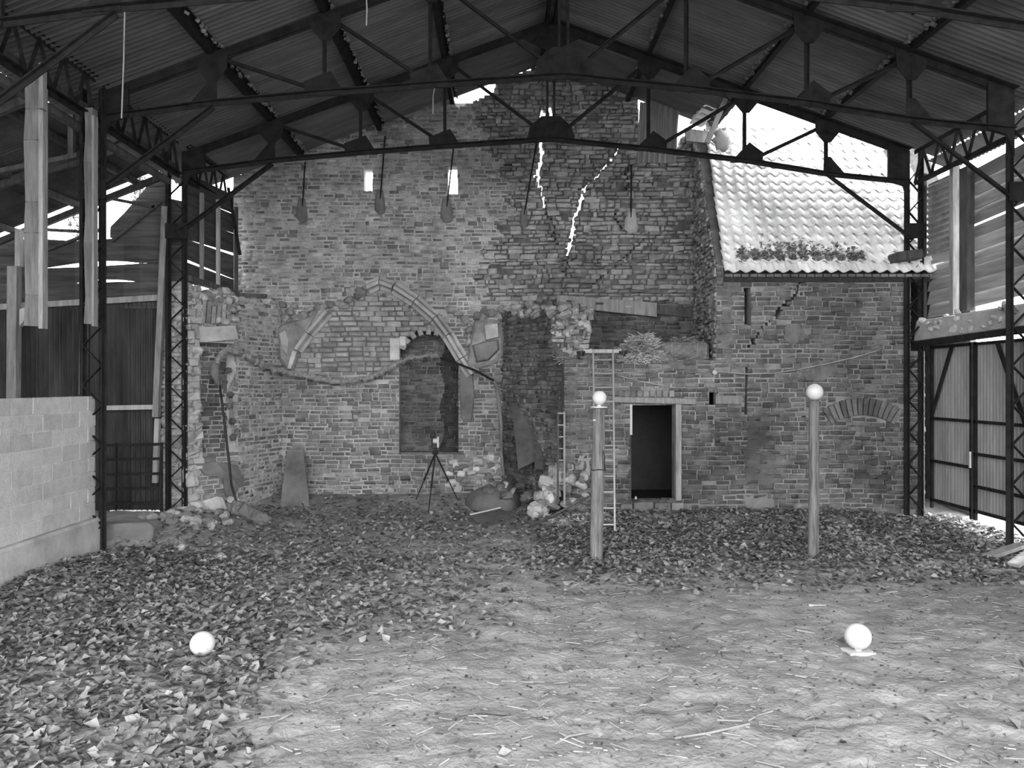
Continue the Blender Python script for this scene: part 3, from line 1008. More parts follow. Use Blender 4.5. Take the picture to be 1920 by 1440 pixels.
for s in (-1, 1):
    mb.bar((.85 + s * .16, Y0R, 8.70), (.85 + s * .16, 15.4, 8.70), .34, .012, up=(.36 * s, 0, 1))
mb.build('ridge_capping', 'roof_sheet', ceil)
names = {-.95: 'first purlin left of the ridge', -2.4: 'second purlin left of the ridge', -3.95: 'third purlin left of the ridge',
         2.55: 'first purlin right of the ridge', 4.2: 'second purlin right of the ridge', 5.6: 'third purlin right of the ridge'}
for X, lab in names.items():
    y1 = 13.35 if X > 4.3 else 15.35
    z = zroof(X) + .05
    t = thing('purlin', (X, 10, z), 'dark steel beam under the roof sheets, ' + lab, 'purlin', 'purlins under the roof')
    mb = MB()
    mb.bar((X, Y0R, z), (X, y1, z), .012, .15)
    mb.bar((X + .035, Y0R, z + .07), (X + .035, y1, z + .07), .08, .012)
    mb.bar((X - .035, Y0R, z - .07), (X - .035, y1, z - .07), .08, .012)
    mb.build('channel', 'steel', t)
    mb = MB()
    for q in np.arange(6.5, y1, .07):
        if r.random() < .8:
            s = r.uniform(.015, .05)
            c = Vector((X + (.07 if X < .85 else -.07) + r.uniform(-.02, .02), q, z + .05 + r.uniform(-.04, .04)))
            mb.box(c, (s, s * 1.6, s), m=Matrix.Rotation(r.random() * 3, 3, Vector((r.random(), r.random(), r.random() + .1))))
    tag(mb.build('crumbling_packing', 'plaster', t), kind='stuff')
t = thing('ridge_purlin', (.85, 10, 8.5), 'twin dark ridge beam at the top of the hall roof', 'purlin')
for s in (-1, 1):
    mb = MB(); mb.bar((.85 + s * .07, Y0R, 8.52), (.85 + s * .07, 15.38, 8.52), .05, .18)
    mb.build('ridge_beam', 'steel', t)

NODE_X = [-3.95, -2.4, -.95, .85, 2.55, 4.2, 5.6]
XL, XR = -5.45, 7.0
BOT = {-5.45: 5.93, -3.95: 6.13, -2.4: 6.27, -.95: 6.38, .85: 6.50, 2.55: 6.33, 4.2: 6.13, 5.6: 5.90, 7.0: 5.76}
def truss(Y, label, detail=True):
    t = thing('roof_truss', (.85, Y, 5.8), label, 'truss', 'roof trusses')
    tw = .075
    def top(x): return zroof(x) - .06
    mb = MB(); mb.angle((.85, Y, top(.85)), (XL, Y, top(XL)), .11, .016); mb.bar((.85, Y + .03, top(.85) - .03), (XL, Y + .03, top(XL) - .03), .012, .1)
    mb.build('top_chord', 'steel', t)
    mb = MB(); mb.angle((.85, Y, top(.85)), (XR, Y, top(XR)), .11, .016); mb.bar((.85, Y + .03, top(.85) - .03), (XR, Y + .03, top(XR) - .03), .012, .1)
    mb.build('top_chord', 'steel', t)
    ks = sorted(BOT)
    mb = MB()
    for a, b in zip(ks[:-1], ks[1:]):
        mb.angle((a, Y, BOT[a]), (b, Y, BOT[b]), tw, .014)
    mb.build('bottom_chord', 'steel', t)
    for s in (-.06, .06):
        mb = MB(); mb.bar((.85 + s, Y, BOT[.85]), (.85 + s, Y, top(.85)), .035, .06, up=(0, 1, 0))
        mb.build('king_post', 'steel', t)
    for x in NODE_X:
        if x == .85: continue
        mb = MB(); mb.angle((x, Y, BOT[x]), (x, Y, top(x)), .05, .012, up=(0, 1, 0))
        mb.build('web_post', 'steel', t)
    seq = [(-3.95, -2.4), (-2.4, -.95), (-.95, .85), (2.55, .85), (4.2, 2.55), (5.6, 4.2)]
    for a, b in seq:
        mb = MB(); mb.angle((a, Y + .02, top(a)), (b, Y + .02, BOT[b]), .05, .012, up=(0, 1, 0))
        mb.build('diagonal', 'steel', t)
    def plate(poly):
        mb = MB(); mb.prism([(x, Y - .02, z) for x, z in poly], (0, .016, 0)); mb.build('gusset_plate', 'steel', t)
    for x in NODE_X:
        z = top(x); s = 1 if x < .85 else -1
        b = BOT[x]
        if x == .85:
            plate([(x - .52, z - .25), (x - .1, z - .45), (x + .1, z - .45), (x + .52, z - .25), (x, z - .02)])
            plate([(x - .42, b - .04), (x + .42, b - .04), (x + .36, b + .22), (x + .16, b + .40), (x - .16, b + .40), (x - .36, b + .22)])
        else:
            plate([(x - .22, top(x - .22) + .03), (x - .2, z - .17), (x - .06, z - .34), (x + .06, z - .34), (x + .2, z - .17), (x + .22, top(x + .22) + .03)])
            if x in (-3.95, 5.6):
                plate([(x - s * .34, b - .04), (x + s * .07, b - .02), (x + s * .06, b + .3), (x - s * .05, b + .3)])
            else:
                plate([(x - .28, b - .03), (x + .28, b - .03), (x - s * .30, b + .14) if s < 0 else (x + .07, b + .3), (x - s * .06, b + .32) if s < 0 else (x - .30, b + .16)])
    for x, s in ((XL, 1), (XR, -1)):
        zt = top(x)
        mb = MB()
        mb.prism([(x, Y - .03, zt), (x + s * .36, Y - .03, zt + .13), (x + s * .36, Y - .03, BOT[x] + .02), (x + s * .1, Y - .03, BOT[x] - .06), (x, Y - .03, BOT[x] - .35)], (0, .05, 0))
        mb.build('end_plate', 'steel', t)
        k = -3.95 if s > 0 else 5.6
        mb = MB(); mb.angle((k, Y, BOT[k] - .02), (x - s * .06, Y, BOT[x] - .98), .06, .014, up=(0, 1, 0))
        mb.build('knee_brace', 'steel', t)
    return t
truss(13.2, 'farthest dark steel roof truss in front of the gable wall')
truss(10.5, 'middle dark steel roof truss on the tall lattice columns')
truss(7.85, 'nearest dark steel roof truss at the top of the photo')

def column(xi, xo, Y, label, zt):
    t = thing('lattice_column', ((xi + xo) / 2, Y, 0), label, 'column', 'lattice columns')
    for x in (xi, xo):
        mb = MB(); mb.angle((x, Y, -.05), (x, Y, zt), .065, .014, up=(0, 1, 0))
        mb.bar((x, Y + .05, -.05), (x, Y + .05, zt), .05, .012, up=(0, 1, 0))
        mb.build('leg', 'steel', t)
    z = .12; k = 0
    while z < zt - .3:
        a, b = (xi, xo) if k % 2 else (xo, xi)
        mb = MB(); mb.bar((a, Y - .01, z), (b, Y - .01, z + .27), .012, .05, up=(0, 1, 0)); mb.build('lacing_bar', 'steel', t)
        z += .27; k += 1
    mb = MB(); mb.box(((xi + xo) / 2, Y, .02), (abs(xi - xo) + .2, .22, .03)); mb.build('base_plate', 'steel', t)
    mb = MB(); mb.box(((xi + xo) / 2, Y - .02, BOT[XL] - 1.0), (abs(xi - xo) + .1, .02, .26)); mb.build('splice_plate', 'steel', t)
    return t
column(-5.44, -5.72, 13.2, 'dark lattice column at the left corner of the gable', 6.3)
column(-5.40, -5.66, 10.4, 'dark lattice column at the end of the breeze-block wall', 6.3)
column(7.0, 7.24, 13.2, 'dark lattice column where the front wall meets the metal doors', 6.3)
column(6.98, 7.24, 10.5, 'dark lattice column at the right edge of the photo', 6.3)

def girder(X, y0, y1, zb, zt, label, nseg):
    t = thing('eaves_girder', (X, (y0 + y1) / 2, zb), label, 'girder', 'eaves girders')
    mb = MB(); mb.angle((X, y0, zt), (X, y1, zt), .07, .014); mb.build('top_chord', 'steel', t)
    mb = MB(); mb.angle((X, y0, zb), (X, y1, zb), .08, .016); mb.build('bottom_chord', 'steel', t)
    st = (y1 - y0) / nseg
    for i in range(nseg):
        a, b = (zb, zt) if i % 2 == 0 else (zt, zb)
        mb = MB(); mb.bar((X, y0 + i * st, a), (X, y0 + (i + 1) * st, b), .045, .012); mb.build('lacing_bar', 'steel', t)
girder(-5.5, 7.9, 10.4, 5.85, 6.42, 'left eaves lattice girder between the nearer two trusses', 10)
girder(-5.5, 10.6, 13.1, 5.85, 6.42, 'left eaves lattice girder between the farther two trusses', 10)
girder(-5.45, 13.3, 15.3, 5.85, 6.42, 'short left eaves lattice girder running to the gable wall', 8)
girder(7.05, 10.6, 13.1, 5.72, 6.25, 'right eaves lattice girder above the boarded side wall', 10)

# ------------------------------------------------------------------ left aisle: lean-to roof, timbers, end wall
lean = thing('lean_to_roof', (-7.2, 10, 5.3), 'dark corrugated lean-to roof over the left aisle', 'roof', kind='structure')
def zl(X): return 6.12 + .40 * (X + 5.6)
for k, (xa_, xb_) in enumerate([(-6.1, -7.6), (-7.6, -9.6)]):
    for i in range(16):
        y0 = .6 + i * .79  # sheets run on unseen towards the viewer to keep light out
        a = Vector((xa_, y0, zl(xa_) + .02)); b = Vector((xb_, y0, zl(xb_) + .02))
        mb = MB(); mb.corr(a, (0, 1, 0), b - a, .82, (b - a).length + .05, .076, .011, 4, th=.006, jag=.02)
        mb.build('roof_sheet', 'lean_sheet', lean)
for X in (-6.3, -7.3, -8.4):
    mb = MB(); mb.bar((X, .6, zl(X) - .06), (X, 13.3, zl(X) - .06), .09, .09)
    mb.build('rafter', 'timber_dark', lean)
for Y in (8.2, 9.6, 11.4, 13.25):
    mb = MB(); mb.bar((-5.6, Y, zl(-5.6) - .14), (-9.4, Y, zl(-9.4) - .14), .08, .1)
    mb.build('principal_rafter', 'timber_dark' if Y > 9 else 'timber', lean)
mb = MB(); mb.bar((-5.75, 10.42, 5.4), (-8.0, 10.42, 4.95), .06, .06); mb.build('strut', 'timber_dark', lean)
mb = MB(); mb.bar((-5.83, 10.42, 5.95), (-5.83, 10.42, 5.38), .07, .07); mb.build('strut', 'timber_dark', lean)
mb = MB(); mb.bar((-5.75, 11.4, 5.75), (-8.4, 11.4, 4.95), .06, .07); mb.build('tie_beam', 'timber_dark', lean)
for z, X in ((6.02, -5.62), (5.78, -5.72)):
    t = MB(); t.bar((X, 7, z), (X, 13.2, z), .11, .1)
    tag(t.build('wall_plate', 'timber_dark', bevel=.01), 'upper timber plate along the left eaves' if z > 6 else 'lower timber plate along the left eaves', 'beam', kind='structure')

def hung_post(x0, x1, ytop, ybot, Y, label, m='timber_mid'):
    t = thing('hanging_post', P((x0 + x1) / 2, ybot, Y), label, 'post', 'cut-off posts under the left eaves')
    wd = (x1 - x0) * Y / F
    a = P((x0 + x1) / 2, ytop, Y); b = P((x0 + x1) / 2, ybot, Y)
    mb = MB()
    n = 9
    pts = []
    for i in range(n):
        tt = i / (n - 1)
        c = a.lerp(b, tt) + Vector((.012 * math.sin(i * 2.1), 0, 0))
        pts.append(c)
    for p, q in zip(pts[:-1], pts[1:]):
        mb.bar(p, q, wd * .68, .13, up=(0, 1, 0))
    mb.build('shaft', m, t)
    mb = MB(); mb.bar(a + Vector((wd * .42, -.02, -.1)), b + Vector((wd * .42, -.02, -.03)), wd * .2, .1, up=(0, 1, 0))
    mb.build('side_batten', 'timber', t)
    return t
hp = hung_post(46, 86, 150, 612, 8.94, 'thick pale timber post hanging cut off above the breeze-block wall')
mb = MB(); mb.bar(P(80, 120, 8.85), P(80, 205, 8.85), .05, .08, up=(0, 1, 0)); mb.build('cleat', 'timber', hp)
hung_post(160, 181, 205, 608, 10.15, 'thin timber post hanging beside the left lattice column')
t = thing('prop_post', P(28, 740, 12.9), 'square timber post standing at the left edge against the corrugated sheets', 'post')
mb = MB(); mb.bar(P(27, 500, 12.9), P(24, 960, 12.9), .16, .14, up=(0, 1, 0)); mb.build('shaft', 'timber', t)
mb = MB(); mb.bar(P(36, 430, 13.1), P(36, 500, 13.1), .09, .1, up=(0, 1, 0)); mb.build('upper_post', 'timber_pale', t)
mb = MB(); mb.prism([P(36, 580, 12.85), P(50, 575, 12.85), P(46, 600, 12.85), P(36, 612, 12.85)], (0, .1, 0)); mb.build('bracket', 'timber_pale', t)

YL = 13.35
end = thing('wall_left_aisle', P(160, 975, YL), 'boarded and corrugated end wall of the left aisle', 'wall', kind='structure')
for i in range(8):
    x0 = -12 + i * 43; x1 = x0 + 43
    if x0 > 300: break
    x1 = min(x1 + 2, 306)
    a = P(x0, 956 if x0 > 170 else 968, YL + r.uniform(0, .02)); b = P(x1, 566, YL)
    mb = MB(); mb.corr(a, (1, 0, 0), (0, 0, 1), b.x - a.x, b.z - a.z, .085, .022, 6, th=.006, jag=.03)
    mb.build('corrugated_sheet', 'rusty_sheet', end)
bx = [-20, 80, 140, 170, 200, 232, 262, 312]
bd = [([578] * 8, [532, 532, 531, 530, 529, 528, 528, 528]),
      ([533, 533, 531, 525, 524, 525, 529, 529], [503, 503, 501, 500, 498, 496, 494, 492]),
      ([504, 503, 494, 491, 489, 490, 493, 493], [476, 474, 475, 473, 474, 472, 470, 470]),
      ([478, 476, 476, 475, 475, 474, 472, 472], [450, 448, 452, 450, 448, 446, 443, 441])]
for k, (lo_, hi_) in enumerate(bd):
    yk = YL + .03 * (k % 2)
    mb = MB()
    for i in range(7):
        c = [P(bx[i], lo_[i], yk), P(bx[i + 1], lo_[i + 1], yk), P(bx[i + 1], hi_[i + 1], yk), P(bx[i], hi_[i], yk)]
        b_ = Vector((0, .025, 0))
        mb.hexa([c[0], c[1], c[1] + b_, c[0] + b_, c[3], c[2], c[2] + b_, c[3] + b_])
    mb.build('board', 'board', end)
mb = MB(); mb.prism([P(x, y, YL + .1) for x, y in [(305, 400), (318, 372), (346, 378), (346, 535), (305, 535)]], (0, .025, 0))
mb.build('corner_board', 'board', end)
mb = MB(); mb.prism([P(x, y, YL + .06) for x, y in [(206, 445), (207, 425), (232, 400), (262, 366), (296, 322), (312, 330), (312, 470), (215, 450)]], (0, .025, 0))
mb.build('gable_board', 'board', end)['label'] = 'dark triangular board under the lean-to roof'
mb = MB(); mb.bar(P(0, 576, YL - .07), P(306, 558, YL - .07), .08, .1); mb.build('rail', 'timber', end)
mb = MB(); mb.bar(P(190, 765, YL - .07), P(300, 763, YL - .07), .06, .08); mb.build('rail', 'timber_pale', end)
mb = MB(); mb.bar(P(311, 388, YL - .1), P(293, 782, YL - .1), .1, .11, up=(0, 1, 0)); mb.build('post', 'timber', end)
mb = MB(); mb.bar(P(296, 785, YL - .08), P(291, 905, YL - .08), .08, .08, up=(0, 1, 0)); mb.build('post', 'timber_pale', end)
mb = MB(); mb.bar(P(158, 520, YL - .09), P(156, 740, YL - .09), .1, .1, up=(0, 1, 0)); mb.build('post', 'timber', end)
for (p, q) in [((75, 430), (160, 435)), ((85, 470), (190, 430)), ((200, 371), (290, 388)), ((210, 452), (302, 378))]:
    mb = MB(); mb.bar(P(*p, YL - .03), P(*q, YL - .03), .05, .05); mb.build('brace', 'timber_dark', end)
# low rendered wall under the gate
mb = MB()
pp = [(184, 984), (276, 980), (288, 990), (284, 1010), (270, 1035), (262, 1050), (186, 1055)]
mb.prism([P(x, y, 10.7) for x, y in pp], (0, .3, 0))
tag(mb.build('wall_left_stub', 'plaster', bevel=.02), 'stained rendered stub wall below the metal gate', 'wall', kind='structure')
gate = thing('metal_gate', P(245, 975, 12.85), 'dark barred metal gate in front of the corrugated end wall', 'gate')
for i, y in enumerate((834, 861, 889, 916, 944, 971)):
    mb = MB(); mb.bar(P(190, y + 1, 12.85), P(303, y - 1, 12.85), .03, .045 if i < 5 else .08); mb.build('gate_bar', 'steel', gate)
for x in (190, 218, 303):
    mb = MB(); mb.bar(P(x, 830, 12.87), P(x, 976, 12.87), .04 if x != 218 else .02, .03, up=(0, 1, 0)); mb.build('gate_stile', 'steel', gate)
# boarded side between column and gable, above the corner
def sp(px, py):
    a = Vector((-5.5, 13.3, 0)); b = Vector((-5.28, 15.38, 0)); d = (px - CX) / F
    t_ = (d * a.y - a.x) / ((b.x - a.x) - d * (b.y - a.y)); q = a + (b - a) * t_
    q.z = EYE - (py - CY) * q.y / F
    return q
side = thing('wall_left_upper', sp(395, 545), 'gappy boarded panel letting light in above the left corner', 'wall', kind='structure')
tops = [(346, 525, 439, 553)]
lines = [(346, 530, 438, 556), (346, 490, 438, 524), (346, 484, 438, 523), (346, 447, 438, 479), (346, 447, 438, 474), (346, 405, 438, 438), (346, 405, 438, 437), (346, 362, 438, 402),
         (346, 363, 438, 400), (346, 322, 438, 366)]
for k in range(0, 10, 2):
    l0, l1 = lines[k], lines[k + 1]
    mb = MB(); mb.prism([sp(l0[0], l0[1]), sp(l0[2], l0[3] - (6 if k == 0 else 0)), sp(l1[2], l1[3]), sp(l1[0], l1[1])], (-.025, 0, 0))
    mb.build('board', 'board', side)
for x, m_ in ((372, 'timber'), (403, 'timber_pale'), (437, 'timber_dark')):
    mb = MB(); mb.bar(sp(x, 352 + (x - 346) * .4) + Vector((.06, 0, 0)), sp(x, 522 + (x - 346) * .3) + Vector((.06, 0, 0)), .07, .06, up=(1, 0, 0)); mb.build('stud', m_, side)
mb = MB(); mb.bar(sp(346, 522) + Vector((.06, 0, 0)), sp(439, 552) + Vector((.06, 0, 0)), .1, .1); mb.build('sill_plate', 'timber_dark', side)
mb = MB(); mb.bar(P(438, 552, 15.3), P(500, 555, 15.3), .06, .07); mb.build('sill_tail', 'timber_dark', side)
t = MB(); t.bar(P(428, 352, 15.1), P(450, 478, 15.1), .05, .05, up=(0, 1, 0))
tag(t.build('slanting_strut', 'steel'), 'thin dark strut slanting down the left edge of the gable wall', 'strut')

# breeze-block wall
bw = MB()
bw.box((-5.62, 7.2, .2), (.36, 6.5, .58))
base = tag(bw.build('wall_left_footing', 'concrete', bevel=.03), 'stained concrete footing of the breeze-block wall', 'wall', kind='structure')
mb = MB(); mb.box((-5.62, 7.2, 1.31), (.17, 6.5, 1.64))
blk = tag(mb.build('wall_left', 'breeze_mortar'), 'pale breeze-block partition wall on the left', 'wall', kind='structure')
y = 10.45
bm = {}
for i in range(8):
    zc = .49 + .1025 + i * .2065
    yy = 10.45 - (.2 if i % 2 else 0)
    if i % 2:
        mb = MB(); mb.box((-5.62, 10.355, zc), (.195, .18, .19)); mb.build('breeze_block', 'breeze', blk, bevel=.008)
    while yy > 6.4:
        o = bpy.data.objects.new('breeze_block', bm.get('m'))if bm else None
        if o is None:
            mb = MB(); mb.box((0, 0, 0), (.195, .385, .19))
            o = mb.build('breeze_block', 'breeze', None, loc=(0, 0, 0)); bm['m'] = o.data
            b = o.modifiers.new('edge', 'BEVEL'); b.width = .008; b.segments = 1
        else:
            COL.objects.link(o)
        o.parent = blk
        o.location = Vector((-5.62 + r.uniform(-.004, .004), yy - .2, zc)) - blk.location
        o.rotation_euler = (0, 0, r.uniform(-.008, .008))
        yy -= .4

# trees outside on the left
for (px, py, Y, s, lab) in [(150, 395, 26, 1.6, 'leafy tree outside seen under the lean-to roof'), (262, 352, 30, 1.5, 'second leafy tree outside near the lattice column')]:
    c = P(px, py, Y)
    t = thing('tree', (c.x, Y, 0), lab, 'tree', 'trees outside')
    mb = MB(); mb.tube([(c.x, Y, -.1), (c.x + .1, Y, c.z * .5), (c.x, Y, c.z + .4)], [.16, .12, .05], 8); mb.build('trunk', 'bark', t)
    n = 420
    d = NR.randn(n, 3); d /= np.linalg.norm(d, axis=1)[:, None]
    pos = np.array(c)[None] + d * (s * (.35 + .65 * NR.rand(n) ** .5))[:, None] * np.array([[.24, .24, 1.0]])
    Wv, Fv = leaf_cloud(n, pos, (.09, .17), 1.5, 8)
    tag(np_mesh('crown', Wv, Fv, 'foliage', t), kind='stuff')

# ------------------------------------------------------------------ right side wall and doors
XW = 7.36
rw = thing('wall_right', (XW, 12, 3.4), 'weatherboarded upper side wall on the right', 'wall', kind='structure')
def yz_board(y0, y1, z0a, z0b, h, m, nm='board', xo=0.0, tilt=.06):
    mb = MB()
    mb.hexa([(XW + xo, y0, z0a), (XW + xo, y1, z0b), (XW + xo + .025, y1, z0b), (XW + xo + .025, y0, z0a),
             (XW + xo + tilt, y0, z0a + h), (XW + xo + tilt, y1, z0b + h), (XW + xo + tilt + .025, y1, z0b + h), (XW + xo + tilt + .025, y0, z0a + h)])
    return mb.build(nm, m, rw)
for i in range(10):
    z = 3.5 + i * .215
    gap = .05 if i == 6 else 0
    yz_board(9.6, 12.05, z + gap * .2 + .12, z, .235 if i != 5 else .20, 'board_grey', xo=r.uniform(0, .012))
for i in range(5):
    z = 3.46 + i * .22
    yz_board(12.45, 13.3, z, z + r.uniform(-.02, .02), .235, 'board_grey', xo=r.uniform(0, .015))
mb = MB(); mb.corr((XW + .02, 12.5, 4.5), (0, 0, 1), (0, 1, 0), 1.25, .8, .105, .02, 6, th=.006)
mb.build('corrugated_sheet', 'bright_sheet', rw)
for (y, wd, m_, z0_, z1_) in ((12.38, .1, 'timber', 3.42, 5.8), (12.06, .2, 'timber_dark', 3.45, 5.7)):
    mb = MB(); mb.box((XW - .05, y, (z0_ + z1_) / 2), (.12, wd, z1_ - z0_)); mb.build('post', m_, rw)
mb = MB(); mb.box((XW - .05, 13.34, 4.7), (.12, .08, 2.5)); mb.build('post', 'timber_dark', rw)
mb = MB(); mb.bar((XW - .04, 9.6, 5.85), (XW - .04, 13.3, 5.85), .1, .06); mb.build('head_rail', 'timber_dark', rw)
# right lean-to roof strip outside, seen through the girder
mb = MB(); mb.corr((XW + .02, 9.5, 6.17), (0, 1, 0), (1, 0, -.36), 3.8, .45, .1, .014, 4, th=.008)
mb.build('eaves_sheet', 'roof_sheet', rw)
lint = MB()
lint.hexa([(XW - .22, 9.4, 3.10), (XW + .1, 9.4, 3.10), (XW + .1, 13.32, 3.02), (XW - .22, 13.32, 3.02), (XW - .18, 9.4, 3.42), (XW + .1, 9.4, 3.42), (XW + .1, 13.32, 3.40), (XW - .18, 13.32, 3.40)])
lo_ = tag(lint.build('beam_right', 'concrete', bevel=.03), 'crumbling pale lintel beam above the corrugated doors', 'beam', kind='structure')
for i in range(26):
    yy = r.uniform(10.6, 13.2)
    rock('crumbled_lump', (XW - .2, yy, r.uniform(3.12, 3.44)), (.1, r.uniform(.08, .22), r.uniform(.05, .13)), r.choice(['concrete', 'rubble', 'whitewash']), lo_, rr=r)
mb = MB(); mb.bar((XW - .24, 9.4, 3.06), (XW - .24, 13.3, 2.98), .06, .1); mb.build('door_track', 'steel', lo_)
for di, (ya, yb, lab) in enumerate([(11.92, 13.06, 'tall corrugated metal door leaf next to the brick wall'), (9.9, 11.86, 'tall corrugated metal door leaf nearest the right edge')]):
    t = thing('metal_door', (XW, (ya + yb) / 2, .1), lab, 'door', 'corrugated doors on the right')
    nsh = 2
    for i in range(nsh):
        w_ = (yb - ya) / nsh
        mb = MB(); mb.corr((XW, ya + i * w_, .32), (0, 1, 0), (0, 0, 1), w_ + .01, 2.62, .076, .016, 6, th=.006, jag=.02)
        mb.build('door_sheet', 'door_sheet', t)
    for yy in (ya + .02, yb - .02):
        mb = MB(); mb.bar((XW - .05, yy, .2), (XW - .05, yy, 2.95), .04, .045, up=(0, 1, 0)); mb.build('stile', 'steel', t)
    for z in ((.34, 1.0, 1.72, 2.92) if di == 0 else (.34, .72, 1.22, 1.72, 2.92)):
        mb = MB(); mb.bar((XW - .05, ya, z), (XW - .05, yb, z), .04, .045); mb.build('rail', 'steel', t)
    mb = MB()
    if di == 0: mb.bar((XW - .06, 12.45, 2.9), (XW - .06, 13.04, 1.75), .04, .05)
    else: mb.bar((XW - .06, 11.3, 2.9), (XW - .06, 10.7, 1.75), .04, .05)
    mb.build('brace', 'steel', t)
t = MB(); t.tube([(XW - .1, 11.9, 1.0), (XW - .1, 11.9, 1.25)], .02, 8)
tag(t.build('door_bolt', 'aluminium'), 'short bright bolt hanging where the two metal doors meet', 'bolt')

# unseen side walls added to keep side light out of the hall
near = thing('wall_right_unseen', (XW, 5, 0), 'unseen corrugated right side wall added to shut out light', 'wall', kind='structure')
for i in range(12):
    mb = MB(); mb.corr((XW + .04, .3 + i * .79, .02), (0, 1, 0), (0, 0, 1), .8, 5.9, .076, .01, 4, th=.006)
    mb.build('corrugated_sheet', 'door_sheet', near)
outer = thing('wall_left_unseen', (-9.5, 7, 0), 'unseen corrugated left aisle wall added to shut out light', 'wall', kind='structure')
for i in range(17):
    mb = MB(); mb.corr((-9.5, .3 + i * .79, .0), (0, 1, 0), (0, 0, 1), .8, 4.1, .076, .01, 4, th=.006)
    mb.build('corrugated_sheet', 'rusty_sheet', outer)

# ------------------------------------------------------------------ ledge above the doorway
t = thing('ledge_plank', P(1128, 657, 13.5), 'short pale plank lying on the ledge behind the ladder top', 'plank')
mb = MB(); mb.box(P(1128, 659, 13.5), (.66, .2, .07)); mb.build('plank', 'timber_pale', t, bevel=.006)
def pot(px, lab):
    c = P(px, 668, 13.42); c.z = 2.73
    t = thing('flower_pot', c, lab, 'pot', 'pots on the ledge')
    mb = MB(); mb.lathe(c, [(.045, 0), (.065, .13), (.06, .13), (.045, .03)], 14); mb.build('body', 'black', t)
    mb = MB(); mb.lathe(c, [(.066, .11), (.078, .11), (.078, .145), (.066, .145)], 14); mb.build('rim', 'black', t)
pot(1089, 'small black flower pot on the ledge left of the ladder'); pot(1168, 'small black flower pot on the ledge right of the ladder')
def straw_heap(name, c, rad, n, label, m='hay', seed=3):
    rs = np.random.RandomState(seed)
    th = rs.rand(n) * 6.28; rr_ = np.sqrt(rs.rand(n)); hh = rad[2] * (1 - rr_ ** 2) * (.6 + .5 * rs.rand(n)) + .02
    pc = np.stack([c[0] + rad[0] * rr_ * np.cos(th), c[1] + rad[1] * rr_ * np.sin(th), c[2] + hh], 1)
    az = rs.rand(n) * 6.28; el = (rs.rand(n) - .5) * 1.0; ln = .06 + .14 * rs.rand(n)
    d = np.stack([np.cos(az) * np.cos(el), np.sin(az) * np.cos(el), np.sin(el)], 1) * ln[:, None]
    up = np.array([0, 0, 1.0]); s = np.cross(d, up); s /= np.linalg.norm(s, axis=1)[:, None] + 1e-9
    s *= .005; q = np.cross(s, d); q /= np.linalg.norm(q, axis=1)[:, None] + 1e-9; q *= .005
    Vv = np.stack([pc - d - s - q, pc - d + s - q, pc - d + q, pc + d - s - q, pc + d + s - q, pc + d + q], 1).reshape(-1, 3)
    fa = np.array([[0, 1, 4, 3], [1, 2, 5, 4], [2, 0, 3, 5]])
    Fc = (fa[None] + (np.arange(n) * 6)[:, None, None]).reshape(-1, 4)
    o = tag(np_mesh(name, Vv, Fc, m, loc=(c[0], c[1], c[2])), label, 'hay', kind='stuff')
    mb = MB(); mb.lathe((c[0], c[1], c[2]), [(1, 0), (.8, .5), (.5, .8), (.1, .95)], 12)
    mb.v = [(c[0] + (v[0] - c[0]) * rad[0] * .95, c[1] + (v[1] - c[1]) * rad[1] * .95, c[2] + (v[2] - c[2]) * rad[2] * .75) for v in mb.v]
    mb.build('heap_core', m, o, smooth=True)
    return o
c = P(1205, 676, 13.75); straw_heap('hay_heap', (c.x, 13.75, 2.69), (.42, .32, .43), 3500, 'loose heap of pale hay on the ledge above the doorway')
c = P(1285, 676, 14.0); straw_heap('hay_heap', (c.x, 14.15, 2.69), (.45, .4, .40), 2500, 'darker hay heap on the ledge against the house side wall', seed=4)
c = P(1230, 676, 13.5); straw_heap('hay_scatter', (2.3, 13.55, 2.69), (1.25, .24, .1), 3000, 'thin scatter of straw along the front of the ledge', seed=6)
t = thing('hay_bale', (3.25, 13.72, 2.69), 'dark rectangular hay bale lying on the ledge', 'bale')
mb = MB(); mb.box((3.25, 13.72, 2.87), (.85, .36, .33), rz=.03); mb.build('bale', 'hay_dark', t, bevel=.05)
for x in (3.0, 3.45):
    mb = MB(); mb.box((x, 13.72, 2.87), (.012, .375, .345), rz=.03); mb.build('twine', 'rope', t)
t = thing('wall_beam', P(1140, 572, YB), 'old holed timber beam let into the gable wall above the ledge', 'beam')
mb = MB()
for (a, b) in (((1044, 562), (1062, 564)), ((1076, 565), (1118, 570)), ((1130, 571), (1170, 575)), ((1188, 576), (1232, 580))):
    pass
mb.hexa([P(1044, 574, 15.22), P(1232, 594, 15.22), P(1232, 594, 15.22) + Vector((0, .2, 0)), P(1044, 574, 15.22) + Vector((0, .2, 0)),
         P(1044, 553, 15.22), P(1232, 568, 15.22), P(1232, 568, 15.42), P(1044, 553, 15.42)])
mb.build('beam', 'timber', t)
for x, y in ((1069, 565), (1124, 569), (1179, 575)):
    mb = MB(); c = P(x, y, 15.21); mb.box(c, (.15, .03, .04)); mb.build('mortise_stand_in', 'black' if x != 1179 else 'whitewash', t)  # solid blocks; black colour stands in for the shade inside the holes
mb = MB(); mb.bar(P(1232, 580, 15.36), P(1300, 588, 15.36), .06, .18); mb.build('beam_end', 'timber_dark', t)

